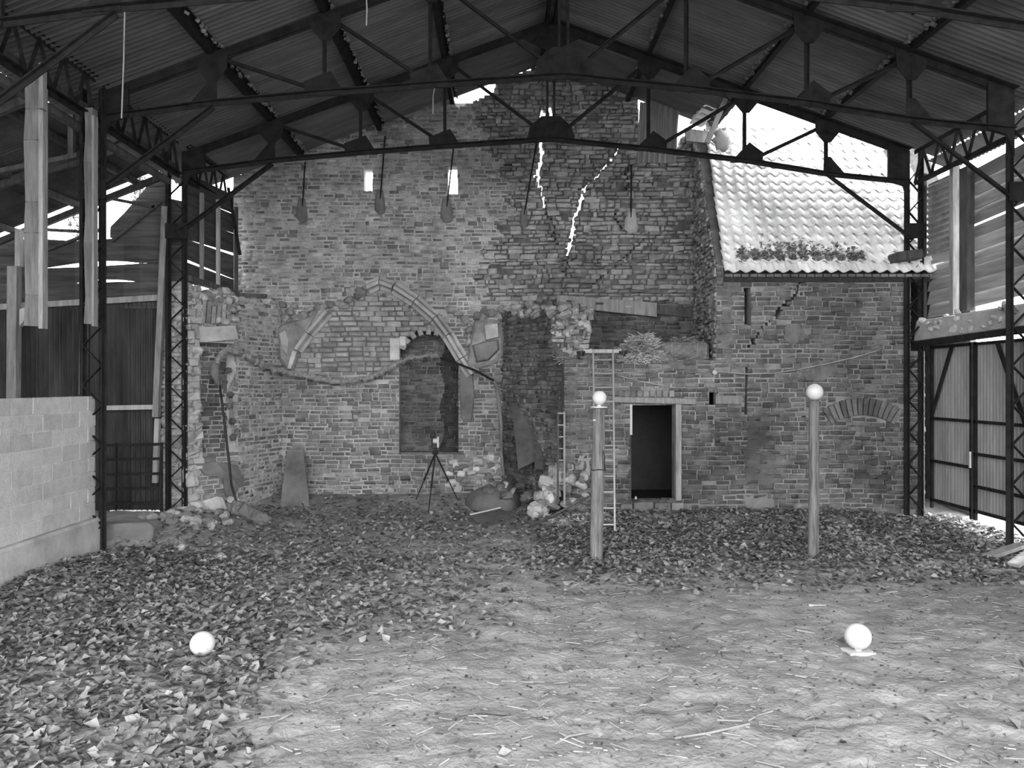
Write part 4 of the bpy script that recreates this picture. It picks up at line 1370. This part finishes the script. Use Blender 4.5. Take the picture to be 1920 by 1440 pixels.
# ------------------------------------------------------------------ loose sheet, verge tiles, plastic by the roof hole
t = MB(); t.corr(P(1193, 305, 15.25), (1, .05, 0), (.06, 0, 1),   .80, 1.2, .105, .03, 6, th=.006, jag=.05)
tag(t.build('loose_sheet', 'door_sheet'), 'loose corrugated metal sheet hanging in the gap of the gable wall', 'sheet')
t = thing('verge_tiles', P(1335, 200, 14.6), 'slipped pantiles hanging at the verge under the hall roof', 'tiles')
for i in range(7):
    o = bpy.data.objects.new('pantile', TM)
    c = P(1362 - i * 9, 172 + i * 11, 14.3 + .1 * i)
    o.location = c - t.location
    o.rotation_euler = (TA, .15, -.5 + r.uniform(-.1, .1))
    o.scale = (1.3, 1.1, 1.2)
    o.parent = t
    COL.objects.link(o)
mb = MB(); mb.bar(P(1326, 268, 14.0), P(1360, 186, 14.0), .09, .06, up=(0, 1, 0)); mb.build('verge_board', 'timber_pale', t)
t = MB(); t.prism([P(1284, 240, 14.9), P(1330, 246, 14.9), P(1326, 268, 14.9), P(1287, 264, 14.9)], (0, .06, 0))
tag(t.build('roof_plank', 'timber'), 'short plank end sticking out at the top right of the gable wall', 'plank')
mb = MB(); mb.sphere((0, 0, 0), 1, 16, 10)
c = P(1355, 262, 14.0)
mb.v = [(c.x + v[0] * .17 * (1 + .25 * math.sin(9 * v[2] + 5 * v[0])), c.y + v[1] * .12, c.z + v[2] * .2 * (1 + .2 * math.sin(7 * v[0] + 3 * v[1]))) for v in mb.v]
tag(mb.build('plastic_sack', 'sheet_plastic', smooth=True), 'crumpled pale plastic sack stuffed at the verge of the tiled roof', 'sack')
t = MB(); t.bar(P(1674, 484, 13.1), P(1722, 478, 13.1), .36, .16)
tag(t.build('gutter_block', 'timber_dark', bevel=.02), 'dark timber block at the right end of the tiled eaves', 'block')

# tie rods with mortar daubs on the gable wall
for (xt, yt, xb_, yb_, w_, lab) in [(572, 303, 567, 395, 20, 'leftmost iron rod ending in a mortar daub on the gable wall'), (722, 255, 713, 380, 20, 'iron rod ending in a daub right of the first slit window'),
                                   (852, 262, 838, 395, 24, 'iron rod ending in a ragged dark daub below the second slit window'), (1006, 268, 983, 410, 17, 'slanting iron rod ending in a daub left of the long crack'),
                                   (1184, 310, 1183, 415, 26, 'iron rod ending in a wide pale daub below the loose sheet')]:
    t = thing('tie_rod', P(xb_, yb_, YB), lab, 'rod', 'tie rods on the gable wall')
    mb = MB(); mb.tube([P(xt, yt, 15.28), P(xb_, yb_ - 8, 15.32), P(xb_, yb_ + 5, YB)], .016, 6); mb.build('rod', 'steel', t)
    h = 24
    poly = [(xb_ - w_ * .3, yb_ - h), (xb_ + w_ * .28, yb_ - h + 2), (xb_ + w_ * .5, yb_ + h * .5), (xb_ + w_ * .4, yb_ + h * .85), (xb_ - w_ * .1, yb_ + h), (xb_ - w_ * .5, yb_ + h * .6), (xb_ - w_ * .45, yb_ - h * .2)]
    blob_stone('daub', poly, 0, .09, 'plaster' if xb_ < 1100 else 'concrete', t, .7)

# ------------------------------------------------------------------ free standing things
def globe(name, c, rad, label, group, parts):
    t = thing(name, (c[0], c[1], c[2] - rad), label, 'globe', group)
    mb = MB(); mb.sphere(c, rad, 32, 20); mb.build('ball', 'globe', t, smooth=True)
    parts(t)
    return t
G = 'white target globes'
# posts
def wpost(px, ybase, ytop, Y, wd, lab, seed, lean_px):
    rr_ = random.Random(seed)
    t = thing('wooden_post', P(px, ybase, Y), lab, 'post', 'round posts carrying globes')
    a = P(px, ybase + 6, Y); b = P(px + lean_px, ytop, Y)
    pts = []; rad = []
    for i in range(15):
        q = a.lerp(b, i / 14)
        pts.append(q + Vector((rr_.uniform(-.006, .006), rr_.uniform(-.006, .006), 0))); rad.append(wd / 2 * (1.04 - .08 * i / 14) * rr_.uniform(.97, 1.03))
    mb = MB(); mb.tube(pts, rad, 14); mb.build('trunk', 'post_wood', t, smooth=False)
    return t
pa = wpost(1118, 1047, 765, 10.13, .165, 'round timber post in front of the ladder, carrying a globe', 3, 5)
pb = wpost(1525, 1040, 752, 10.35, .138, 'slender round timber post standing alone before the right brick wall', 4, 1)
c0 = P(1122, 880, 10.13)
mb = MB(); mb.tube([(c0.x + .092 * math.cos(a), c0.y + .092 * math.sin(a), c0.z + .008 * math.sin(3 * a)) for a in np.linspace(0, 6.2832, 20)], .007, 5)
mb.build('wire_band', 'steel', pa)
mb = MB(); mb.tube([P(1133, 880, 10.03), P(1134, 858, 10.02), P(1131, 845, 10.03)], .006, 5); mb.build('loose_wire', 'steel', pa)
mb = MB(); mb.tube([P(1112, 788, 10.04), P(1117, 788, 10.04)], .012, 6); mb.build('peg', 'white_plastic', pa)
def pts_a(t):
    mb = MB(); mb.lathe(P(1123.5, 764.5, 10.13), [(.02, 0), (.11, 0), (.11, .018), (.02, .018)], 24); mb.build('disc_plate', 'white_plastic', t)
    mb = MB(); mb.lathe(P(1123.5, 762, 10.13), [(.03, 0), (.02, .05)], 12); mb.build('neck', 'white_plastic', t)
globe('globe', P(1124, 746, 10.13), .095, 'white globe on a disc on top of the post before the ladder', G, pts_a)
def pts_b(t):
    mb = MB(); mb.lathe(P(1527, 753, 10.35), [(.035, 0), (.03, .06)], 12); mb.build('neck', 'steel_grey', t)
globe('globe', P(1527.5, 735, 10.35), .111, 'white globe on top of the lone slender post on the right', G, pts_b)
def pts_c(t):
    mb = MB(); mb.lathe(P(379, 1232, 6.49), [(.035, -.01), (.03, .04)], 12); mb.build('neck', 'black', t)
globe('globe', P(379.5, 1207, 6.49), .102, 'white globe lying on the ground among the leaves at left', G, pts_c)
def pts_d(t):
    b = P(1609, 1222, 6.6)
    mb = MB(); mb.box((b.x, b.y, b.z), (.23, .16, .03), rz=.12); mb.build('base_plate', 'white_plastic', t, bevel=.004)
    mb = MB(); mb.lathe(P(1609, 1220, 6.6), [(.03, 0), (.025, .04)], 12); mb.build('neck', 'white_plastic', t)
globe('globe', P(1609, 1193, 6.6), .109, 'white globe on a flat white plate on the ground at right', G, pts_d)

# ladder
lad = thing('ladder', (1.6, 11.7, 0), 'metal ladder leaning against the ledge behind the round post', 'ladder')
lt, lb_ = Vector((1.57, 13.15, EYE + 63 * 13.15 / F)), Vector((1.44, 11.72, .0))
rt, rb_ = Vector((1.91, 13.15, EYE + 63 * 13.15 / F)), Vector((1.73, 11.72, .0))
for a, b in ((lb_, lt), (rb_, rt)):
    mb = MB(); mb.bar(a, b, .026, .055, up=(0, -1, 1)); mb.build('rail', 'aluminium', lad)
for i in range(12):
    t_ = (i + .6) / 12.3
    mb = MB(); mb.tube([lb_.lerp(lt, t_), rb_.lerp(rt, t_)], .014, 8); mb.build('rung', 'aluminium', lad)
l2 = thing('short_ladder', P(1054, 945, 13.0), 'dark narrow ladder standing in the shadow by the wall stub', 'ladder')
for x in (1046, 1058):
    mb = MB(); mb.bar(P(x, 945, 13.0), P(x, 772, 13.2), .03, .05, up=(0, 1, 0)); mb.build('rail', 'timber_dark' if x < 1050 else 'timber', l2)  # left rail coloured darker for the shadow it stands in
for i in range(7):
    y = 775 + i * 22
    mb = MB(); mb.tube([P(1046, y, 13.15), P(1058, y, 13.15)], .012, 6); mb.build('rung', 'timber_pale', l2)

# scanner on tripod
tr = thing('survey_tripod', (-1.2, 14.3, .05), 'black tripod standing before the niche', 'tripod')
ap = P(816, 850, 14.3)
for (x, y, Y) in ((780, 946, 14.7), (803, 963, 13.75), (859, 946, 14.7)):
    foot = P(x, y, Y); foot.z = gz(foot.x, foot.y) + .0
    mid = ap.lerp(foot, .55)
    d = (foot - ap).normalized().orthogonal() * .012
    mb = MB(); mb.tube([ap, mid], .016, 8); mb.tube([mid, foot], [.012, .009], 8)
    leg = mb.build('leg', 'black', tr)
    mb = MB(); mb.tube([mid + (ap - mid).normalized() * .05, mid - (ap - mid).normalized() * .02], .021, 8); mb.build('clamp', 'black', leg)
mb = MB(); mb.lathe(ap, [(.05, -.02), (.06, 0), (.03, .06), (.03, .1)], 14); mb.build('head', 'black', tr)
sc_ = thing('laser_scanner', ap + Vector((0, 0, .1)), 'small boxy scanner with pale faces mounted on the black tripod', 'scanner')
c = ap + Vector((0, 0, .1))
mb = MB(); mb.box(c + Vector((-.055, 0, .11)), (.03, .13, .2)); mb.build('side_housing', 'black', sc_, bevel=.008)
mb = MB(); mb.box(c + Vector((.055, 0, .11)), (.035, .13, .2)); mb.build('side_housing', 'white_plastic', sc_, bevel=.008)
mb = MB(); mb.box(c + Vector((0, 0, .03)), (.1, .12, .06)); mb.build('base', 'black', sc_, bevel=.006)
mb = MB(); mb.tube([c + Vector((-.04, 0, .13)), c + Vector((.04, 0, .13))], .045, 14); mb.build('mirror_drum', 'white_plastic', sc_)

# slabs and boards leaning about
t = MB()
t.prism([P(540, 842, 15.2), P(570, 842, 15.2), P(582, 950, 14.35), P(526, 952, 14.35)], (0, -.06, .0))
tag(t.build('leaning_slab', 'plaster', bevel=.008), 'tapering grey slab leaning against the brick wall under the arch', 'slab')
t = MB(); t.prism([P(963, 760, 14.95), P(990, 745, 14.85), P(1016, 860, 14.0), P(975, 880, 14.1)], (-.04, -.03, 0))
tag(t.build('leaning_board', 'slate', bevel=.006), 'dark wide board leaning in the shadowed corner by the stub', 'board')
t = MB(); t.prism([P(1000, 775, 14.6), P(1010, 790, 14.5), P(1022, 880, 13.8), P(1006, 880, 13.8)], (-.03, -.03, 0))
tag(t.build('leaning_plank', 'timber_dark'), 'narrow dark plank leaning beside the wide board in the corner', 'plank')
mb = MB(); mb.sphere((0, 0, 0), 1, 20, 10)
c = P(925, 950, 14.4)
mb.v = [(c.x + v[0] * .52 * (1 + .1 * math.sin(5 * v[1])), c.y + v[1] * .5, .02 + max(v[2], -.15) * .42 * (1 + .12 * math.sin(4 * v[0] + 2 * v[1]))) for v in mb.v]
tag(mb.build('rubble_mound', 'plaster', smooth=True), 'rounded dark mound of earth heaped at the foot of the wall', 'mound')
t = thing('edged_panel', P(925, 968, 13.6), 'dark flat panel with one white edge lying on the ground', 'panel')
q = [P(882, 966, 12.75), P(938, 953, 13.2), P(968, 972, 12.75), P(914, 986, 12.3)]
mb = MB(); mb.prism(q, (0, 0, -.03)); mb.build('panel', 'slate', t)
mb = MB(); mb.bar(q[0] + Vector((0, 0, .012)), q[1] + Vector((0, 0, .012)), .03, .02); mb.build('white_edge', 'white_plastic', t)
for i in range(30):
    x = r.uniform(900, 1010); y = r.uniform(905, 962)
    if x < 985 and y > 938: continue
    rock('tumbled_stone', P(x, y, 14.3 - (y - 905) / 80), (r.uniform(.1, .3), r.uniform(.1, .3), r.uniform(.08, .2)), r.choice(['rubble', 'plaster', 'brick_dark']), pier, rr=r)

# garland-like rope of straw along the wall, bar and hose
gpts = [(404, 690), (410, 672), (422, 658), (440, 657), (460, 668), (485, 682), (512, 692), (540, 698), (575, 705), (610, 713), (650, 716), (690, 708), (720, 695), (745, 682), (770, 671), (800, 666), (822, 668)]
def along(i): return 13.7 if gpts[i][0] < 430 else min(15.2, 13.75 + (gpts[i][0] - 430) * .014)
pts = []
rad = []
for i in range(len(gpts) - 1):
    for k in range(6):
        u_ = k / 6
        a = P(*gpts[i], along(i)); b = P(*gpts[i + 1], along(i + 1))
        pts.append(a.lerp(b, u_) + Vector((r.uniform(-.015, .015), r.uniform(-.015, .015), r.uniform(-.02, .02)))); rad.append(r.uniform(.035, .075) if gpts[i][0] < 740 else r.uniform(.02, .04))
t = thing('straw_rope', pts[0], 'ragged straw rope looping along the wall under the arch', 'rope')
mb = MB(); mb.tube(pts, rad, 8); mb.build('strand', 'rope', t)
mb = MB()
for p in pts:
    for _ in range(5):
        d = Vector((r.gauss(0, 1), r.gauss(0, 1), r.gauss(0, 1))).normalized()
        mb.bar(p, p + d * r.uniform(.05, .11), .008, .008)
tag(mb.build('loose_stalks', 'rope', t), kind='stuff')
t = thing('bent_pipe', P(940, 940, 15.1), 'thin bent pipe sloping down and dropping beside the dark wall stub', 'pipe')
mb = MB(); mb.tube([P(825, 671, 15.15), P(850, 679, 15.15), P(890, 694, 15.1), P(926, 714, 15.0)], .022, 8); mb.build('sloping_run', 'steel', t)
mb = MB(); mb.tube([P(926, 714, 15.0), P(933, 730, 15.0), P(936, 760, 15.0), P(940, 800, 15.0), P(940, 850, 15.05), P(944, 890, 15.1)], [.03, .045, .04, .035, .03, .03], 8); mb.build('drop_run', 'plaster', t)
t = MB(); t.tube([P(412, 722, 13.6), P(417, 760, 13.6), P(424, 820, 13.55), P(430, 870, 13.5), P(434, 910, 13.4), P(445, 945, 13.2)], .022, 8)
tag(t.build('hose', 'black', smooth=True), 'thin black hose hanging down the left corner to the ground', 'hose')
t = MB(); t.tube([P(404, 680, 13.6), P(402, 700, 13.6), P(410, 724, 13.6)], [.07, .08, .03], 8)
tag(t.build('hose_wrap', 'canvas', smooth=True), 'wrapped thick end of the hose on the left corner wall', 'wrap')
t = thing('rolled_canvas', P(470, 980, 12.7), 'crumpled roll of dark canvas on the ground below the hose', 'canvas')
pts = [P(436, 966, 12.9), P(452, 968, 12.8), P(475, 976, 12.6), P(495, 985, 12.4), P(510, 990, 12.3)]
for p in pts: p.z = max(p.z, float(gz(p.x, p.y)) + .12)
mb = MB(); mb.tube([a.lerp(b, k / 4) for a, b in zip(pts[:-1], pts[1:]) for k in range(4)], [.13, .15, .14, .15, .15, .14, .15, .13, .14, .12, .12, .10, .09, .08, .06, .03], 12); mb.v = [(v[0] + r.uniform(-.022, .022), v[1] + r.uniform(-.022, .022), v[2] + r.uniform(-.025, .025)) for v in mb.v]; mb.build('roll', 'canvas', t)
mb = MB(); mb.tube([P(450, 955, 12.9), P(478, 966, 12.7), P(500, 982, 12.5)], [.05, .06, .03], 8); mb.build('fold', 'timber', t)

t = MB(); t.tube([P(955, 998, 12.1), P(1000, 985, 12.4), P(1050, 960, 12.8), P(1085, 940, 13.0), P(1112, 928, 13.1)], .02, 7)
tag(t.build('bent_branch', 'twig'), 'long thin branch leaning up from the ground towards the round post', 'branch')
# wall cable, insulator, door things
t = thing('wall_cable', P(1345, 697, YF), 'sagging cable fixed along the right brick wall', 'cable')
mb = MB(); mb.tube([P(x, y, YF - .06) for x, y in [(1345, 697), (1400, 701), (1450, 700), (1500, 692), (1560, 680), (1610, 668), (1650, 656)]], .009, 6); mb.build('cable', 'mortar', t)
mb = MB(); mb.tube([P(x, y, YF - .06) for x, y in [(1155, 703), (1200, 715), (1245, 723)]], .009, 6); mb.build('cable', 'mortar', t)
mb = MB(); mb.lathe(P(1340, 700, YF - .06), [(.02, -.03), (.045, 0), (.04, .04), (.015, .06)], 12); mb.build('insulator', 'white_plastic', t)
t = thing('small_lamp', P(1192, 938, 13.15), 'small dark object with a white tip on the doorstep', 'lamp')
mb = MB(); mb.box(P(1192, 939, 13.15), (.12, .08, .03)); mb.build('base', 'black', t)
mb = MB(); mb.lathe(P(1192, 936, 13.15), [(.02, 0), (.02, .03), (.006, .05)], 8); mb.build('tip', 'white_plastic', t)
# strings under the roof
for pts, lab in [([P(234, 12, 7.85), P(232, 110, 7.87), P(228, 222, 7.87)], 'long pale string hanging from the nearest truss at left'),
                 ([P(686, -32, 7.85), P(688, 20, 7.87), P(687, 48, 7.87)], 'short pale string hanging near the top left of the ridge'),
                 ([P(815, 165, 10.5), P(812, 180, 10.46), P(812, 214, 10.46)], 'bent wire hook hanging from the middle truss near the second purlin')]:
    t = MB(); t.tube(pts, .007, 5)
    tag(t.build('string', 'straw'), lab, 'string')

# ------------------------------------------------------------------ leaves, straw and twigs on the ground
def to_px(x, y): return CX + F * x / y, CY + EYE * F / y
def density(x, y):
    px, py = to_px(x, y)
    d = np.zeros(x.shape)
    left = sstep(640, 330, px + (py - 1240) * .25 + 90 * (vnoise(x * .8, y * .8, 9) - .5)) * sstep(1010, 1060, py)
    left2 = .55 * sstep(1050, 700, px) * sstep(1030, 1045, py) * sstep(1230, 1130, py)
    back_ = .6 * sstep(1120, 1060, py) * sstep(930, 960, py) * (.35 + .65 * (px > 1000)) * (.5 + vnoise(x * 1.2, y * 1.2, 10))
    right = .9 * sstep(1090, 1040, py + 30 * (vnoise(x * .7, y * .7, 12) - .5)) * sstep(1000, 1080, px)
    d = np.maximum.reduce([left, left2, back_, right])
    return np.clip(d + .003, 0, 1)
NL = 90000
lx = -7.5 + 15.2 * NR.rand(NL); ly = 3.6 + 11.7 * NR.rand(NL)
px, py = to_px(lx, ly)
keep = (NR.rand(NL) < density(lx, ly)) & (lx > -5.42) & (lx < 7.9) & ~((ly > 13.2) & (lx > .9)) & (px > -150) & (px < 2050) & ~((lx < -4.6) & (ly > 13.3))
lx, ly = lx[keep], ly[keep]
n = len(lx)
lz = gz(lx, ly) + .012 + .03 * NR.rand(n) * np.minimum(1, density(lx, ly) * 1.5)
pos = np.stack([lx, ly, lz], 1)
dist = ly + .0
big = np.argsort(dist)[:300]
rest = np.setdiff1d(np.arange(n), big)
Wv, Fv = leaf_cloud(len(rest), pos[rest], (.05, .11), .65, 77)
lit = tag(np_mesh('leaf_litter', Wv, Fv, 'leaf', loc=(-3, 8, 0)), 'litter of dead leaves covering the ground at left and back', 'leaves', kind='stuff')
LM = []
for k in range(10):
    v, f = leaf_cloud(1, np.zeros((1, 3)), (1, 1), .25, 300 + k)
    me = bpy.data.meshes.new('leaf'); me.from_pydata([tuple(q) for q in v], [], [tuple(int(i) for i in q) for q in f]); me.materials.append(MATS['leaf']); LM.append(me)
for i in big:
    o = bpy.data.objects.new('leaf', LM[r.randrange(10)])
    o.parent = lit
    o.location = Vector(pos[i]) - lit.location
    s = r.uniform(.06, .11)
    o.scale = (s, s, s); o.rotation_euler = (r.uniform(-.5, .5), r.uniform(-.5, .5), r.random() * 6.28)
    COL.objects.link(o)
# crumbs of bark and leaf trodden into the earth
n = 5000
cx_ = -3.5 + 10.5 * NR.rand(n); cy_ = 3.6 + 8 * NR.rand(n)
Wv, Fv = leaf_cloud(n, np.stack([cx_, cy_, gz(cx_, cy_) + .006], 1), (.012, .04), .5, 91)
tag(np_mesh('leaf_crumbs', Wv, Fv, 'twig', loc=(1, 7, 0)), 'dark crumbs of bark and leaf trodden into the bare earth', 'crumbs', kind='stuff')
# straw
NS = 7500
sx_ = -5 + 12 * NR.rand(NS); sy_ = 3.6 + 8.5 * NR.rand(NS) ** 1.2
spx, spy = to_px(sx_, sy_)
kp = NR.rand(NS) < (.25 + .75 * (vnoise(sx_ * .9, sy_ * .9, 31) > .5)) * (1 - .9 * density(sx_, sy_))
sx_, sy_ = sx_[kp], sy_[kp]; n = len(sx_)
az = NR.rand(n) * 6.28; ln = .012 + .075 * NR.rand(n) ** 3
dx, dy = np.cos(az) * ln, np.sin(az) * ln; wx, wy = -np.sin(az) * .003, np.cos(az) * .003
def q3(a, b, h): return np.stack([a, b, gz(a, b) + h], 1)
Vv = np.stack([q3(sx_ - dx - wx, sy_ - dy - wy, .005), q3(sx_ - dx + wx, sy_ - dy + wy, .005), q3(sx_ - dx, sy_ - dy, .013),
               q3(sx_ + dx - wx, sy_ + dy - wy, .005), q3(sx_ + dx + wx, sy_ + dy + wy, .005), q3(sx_ + dx, sy_ + dy, .013)], 1).reshape(-1, 3)
fa = np.array([[1, 2, 5, 4], [2, 0, 3, 5]])
Fc = (fa[None] + (np.arange(n) * 6)[:, None, None]).reshape(-1, 4)
tag(np_mesh('straw_litter', Vv, Fc, 'straw', loc=(1, 6, 0)), 'pale chopped straw strewn over the bare earth', 'straw', kind='stuff')
def stick(pts, rad, m, label, name='twig', cat='twig'):
    w_ = []
    for (x, y) in pts:
        Y = EYE * F / (y - CY); X = (x - CX) * Y / F
        w_.append((X, Y, float(gz(X, Y)) + rad + .004))
    t = MB(); t.tube(w_, rad, 6); tag(t.build(name, m), label, cat)
stick([(1205, 1336), (1255, 1330), (1330, 1331)], .011, 'twig', 'dark straight twig lying in the middle of the floor')
stick([(1265, 1383), (1330, 1375), (1405, 1362)], .008, 'straw', 'long pale stalk lying at the front of the floor')
stick([(1510, 1316), (1524, 1306), (1530, 1308), (1526, 1298)], .008, 'straw', 'small broken pale stalk bent at a right angle')
stick([(1348, 1232), (1350, 1225), (1366, 1222)], .006, 'straw', 'pale curled stalk left of the plated globe')
stick([(1390, 1244), (1355, 1241), (1352, 1232)], .005, 'twig', 'thin dark curled twig near the pale curled stalk')
stick([(860, 1345), (900, 1340), (955, 1346)], .009, 'twig', 'dark twig lying left of centre at the front')
stick([(1040, 1400), (1065, 1390), (1110, 1376)], .006, 'straw', 'pale stalk near the front edge of the floor')
def lath(x0, x1, y0, y1, lab, wd=.03, m='timber_pale'):
    pts = []
    for (x, y) in ((x0, y0), (x1, y1)):
        Y = EYE * F / (y - CY); X = (x - CX) * Y / F
        pts.append(Vector((X, Y, float(gz(X, Y)) + .012)))
    t = MB(); t.bar(pts[0], pts[1], wd, .018); tag(t.build('lath', m), lab, 'lath')
lath(1432, 1478, 1092, 1098, 'pale flat lath lying on the leaves before the slender post', .05)
lath(1491, 1526, 1183, 1184, 'dark flat lath lying left of the plated globe', .05, 'timber')
lath(1516, 1548, 1135, 1135, 'thin pale lath lying far behind the plated globe', .03)
for (x, y, a, b, m_, lab) in [(390, 1145, .2, .06, 'limestone', 'flat pale stone lying above the left globe in the leaves'), (413, 1052, .17, .1, 'limestone', 'pale stone near the left rubble slope'),
                              (443, 1052, .2, .1, 'rubble', 'grey stone right of the pale stone by the rubble slope'), (808, 961, .1, .08, 'whitewash', 'small white stone at the foot of the tripod'),
                              (424, 1245, .1, .04, 'whitewash', 'small white chip on bare earth right of the left globe'), (340, 1038, .16, .1, 'limestone', 'low pale stone at the foot of the rubble slope')]:
    Y = EYE * F / (y - CY); X = (x - CX) * Y / F
    tag(rock('loose_stone', (X, Y, float(gz(X, Y)) + b * .25), (a, a * .8, b), m_, rot=(0, 0, r.random() * 6), rr=r), lab, 'stone')
# rubble slope at the left corner
slope = thing('rubble_slope', (-4.6, 12.3, 0), 'low slope of broken brick and mortar at the left corner', 'rubble')
for i in range(120):
    X = r.uniform(-5.5, -3.9); Y = r.uniform(11.2, 13.1)
    if X > -4.2 - (12.4 - Y) * .3: continue
    s = r.uniform(.06, .2)
    rock('broken_brick', (X, Y, float(gz(X, Y)) + s * .15), (s * 1.4, s, s * .7), r.choice(['rubble', 'limestone', 'brick', 'plaster']), slope, rr=r)
# bits of timber and rubbish at the right corner
for (a, b, m_, lab) in [(P(1853, 1052, 10.1), P(1915, 1022, 10.4), 'timber', 'weathered plank lying at the foot of the right lattice column'),
                        (P(1900, 1060, 9.6), P(1945, 1028, 9.8), 'timber_pale', 'pale plank end at the right edge of the floor'),
                        (P(1740, 990, 12.0), P(1800, 968, 12.4), 'twig', 'thin branch lying before the metal doors')]:
    a.z = float(gz(a.x, a.y)) + .05
    t = MB(); t.bar(a, b, .14 if m_ != 'twig' else .03, .05 if m_ != 'twig' else .03); tag(t.build('floor_plank' if m_ != 'twig' else 'branch', m_), lab, 'plank' if m_ != 'twig' else 'branch')
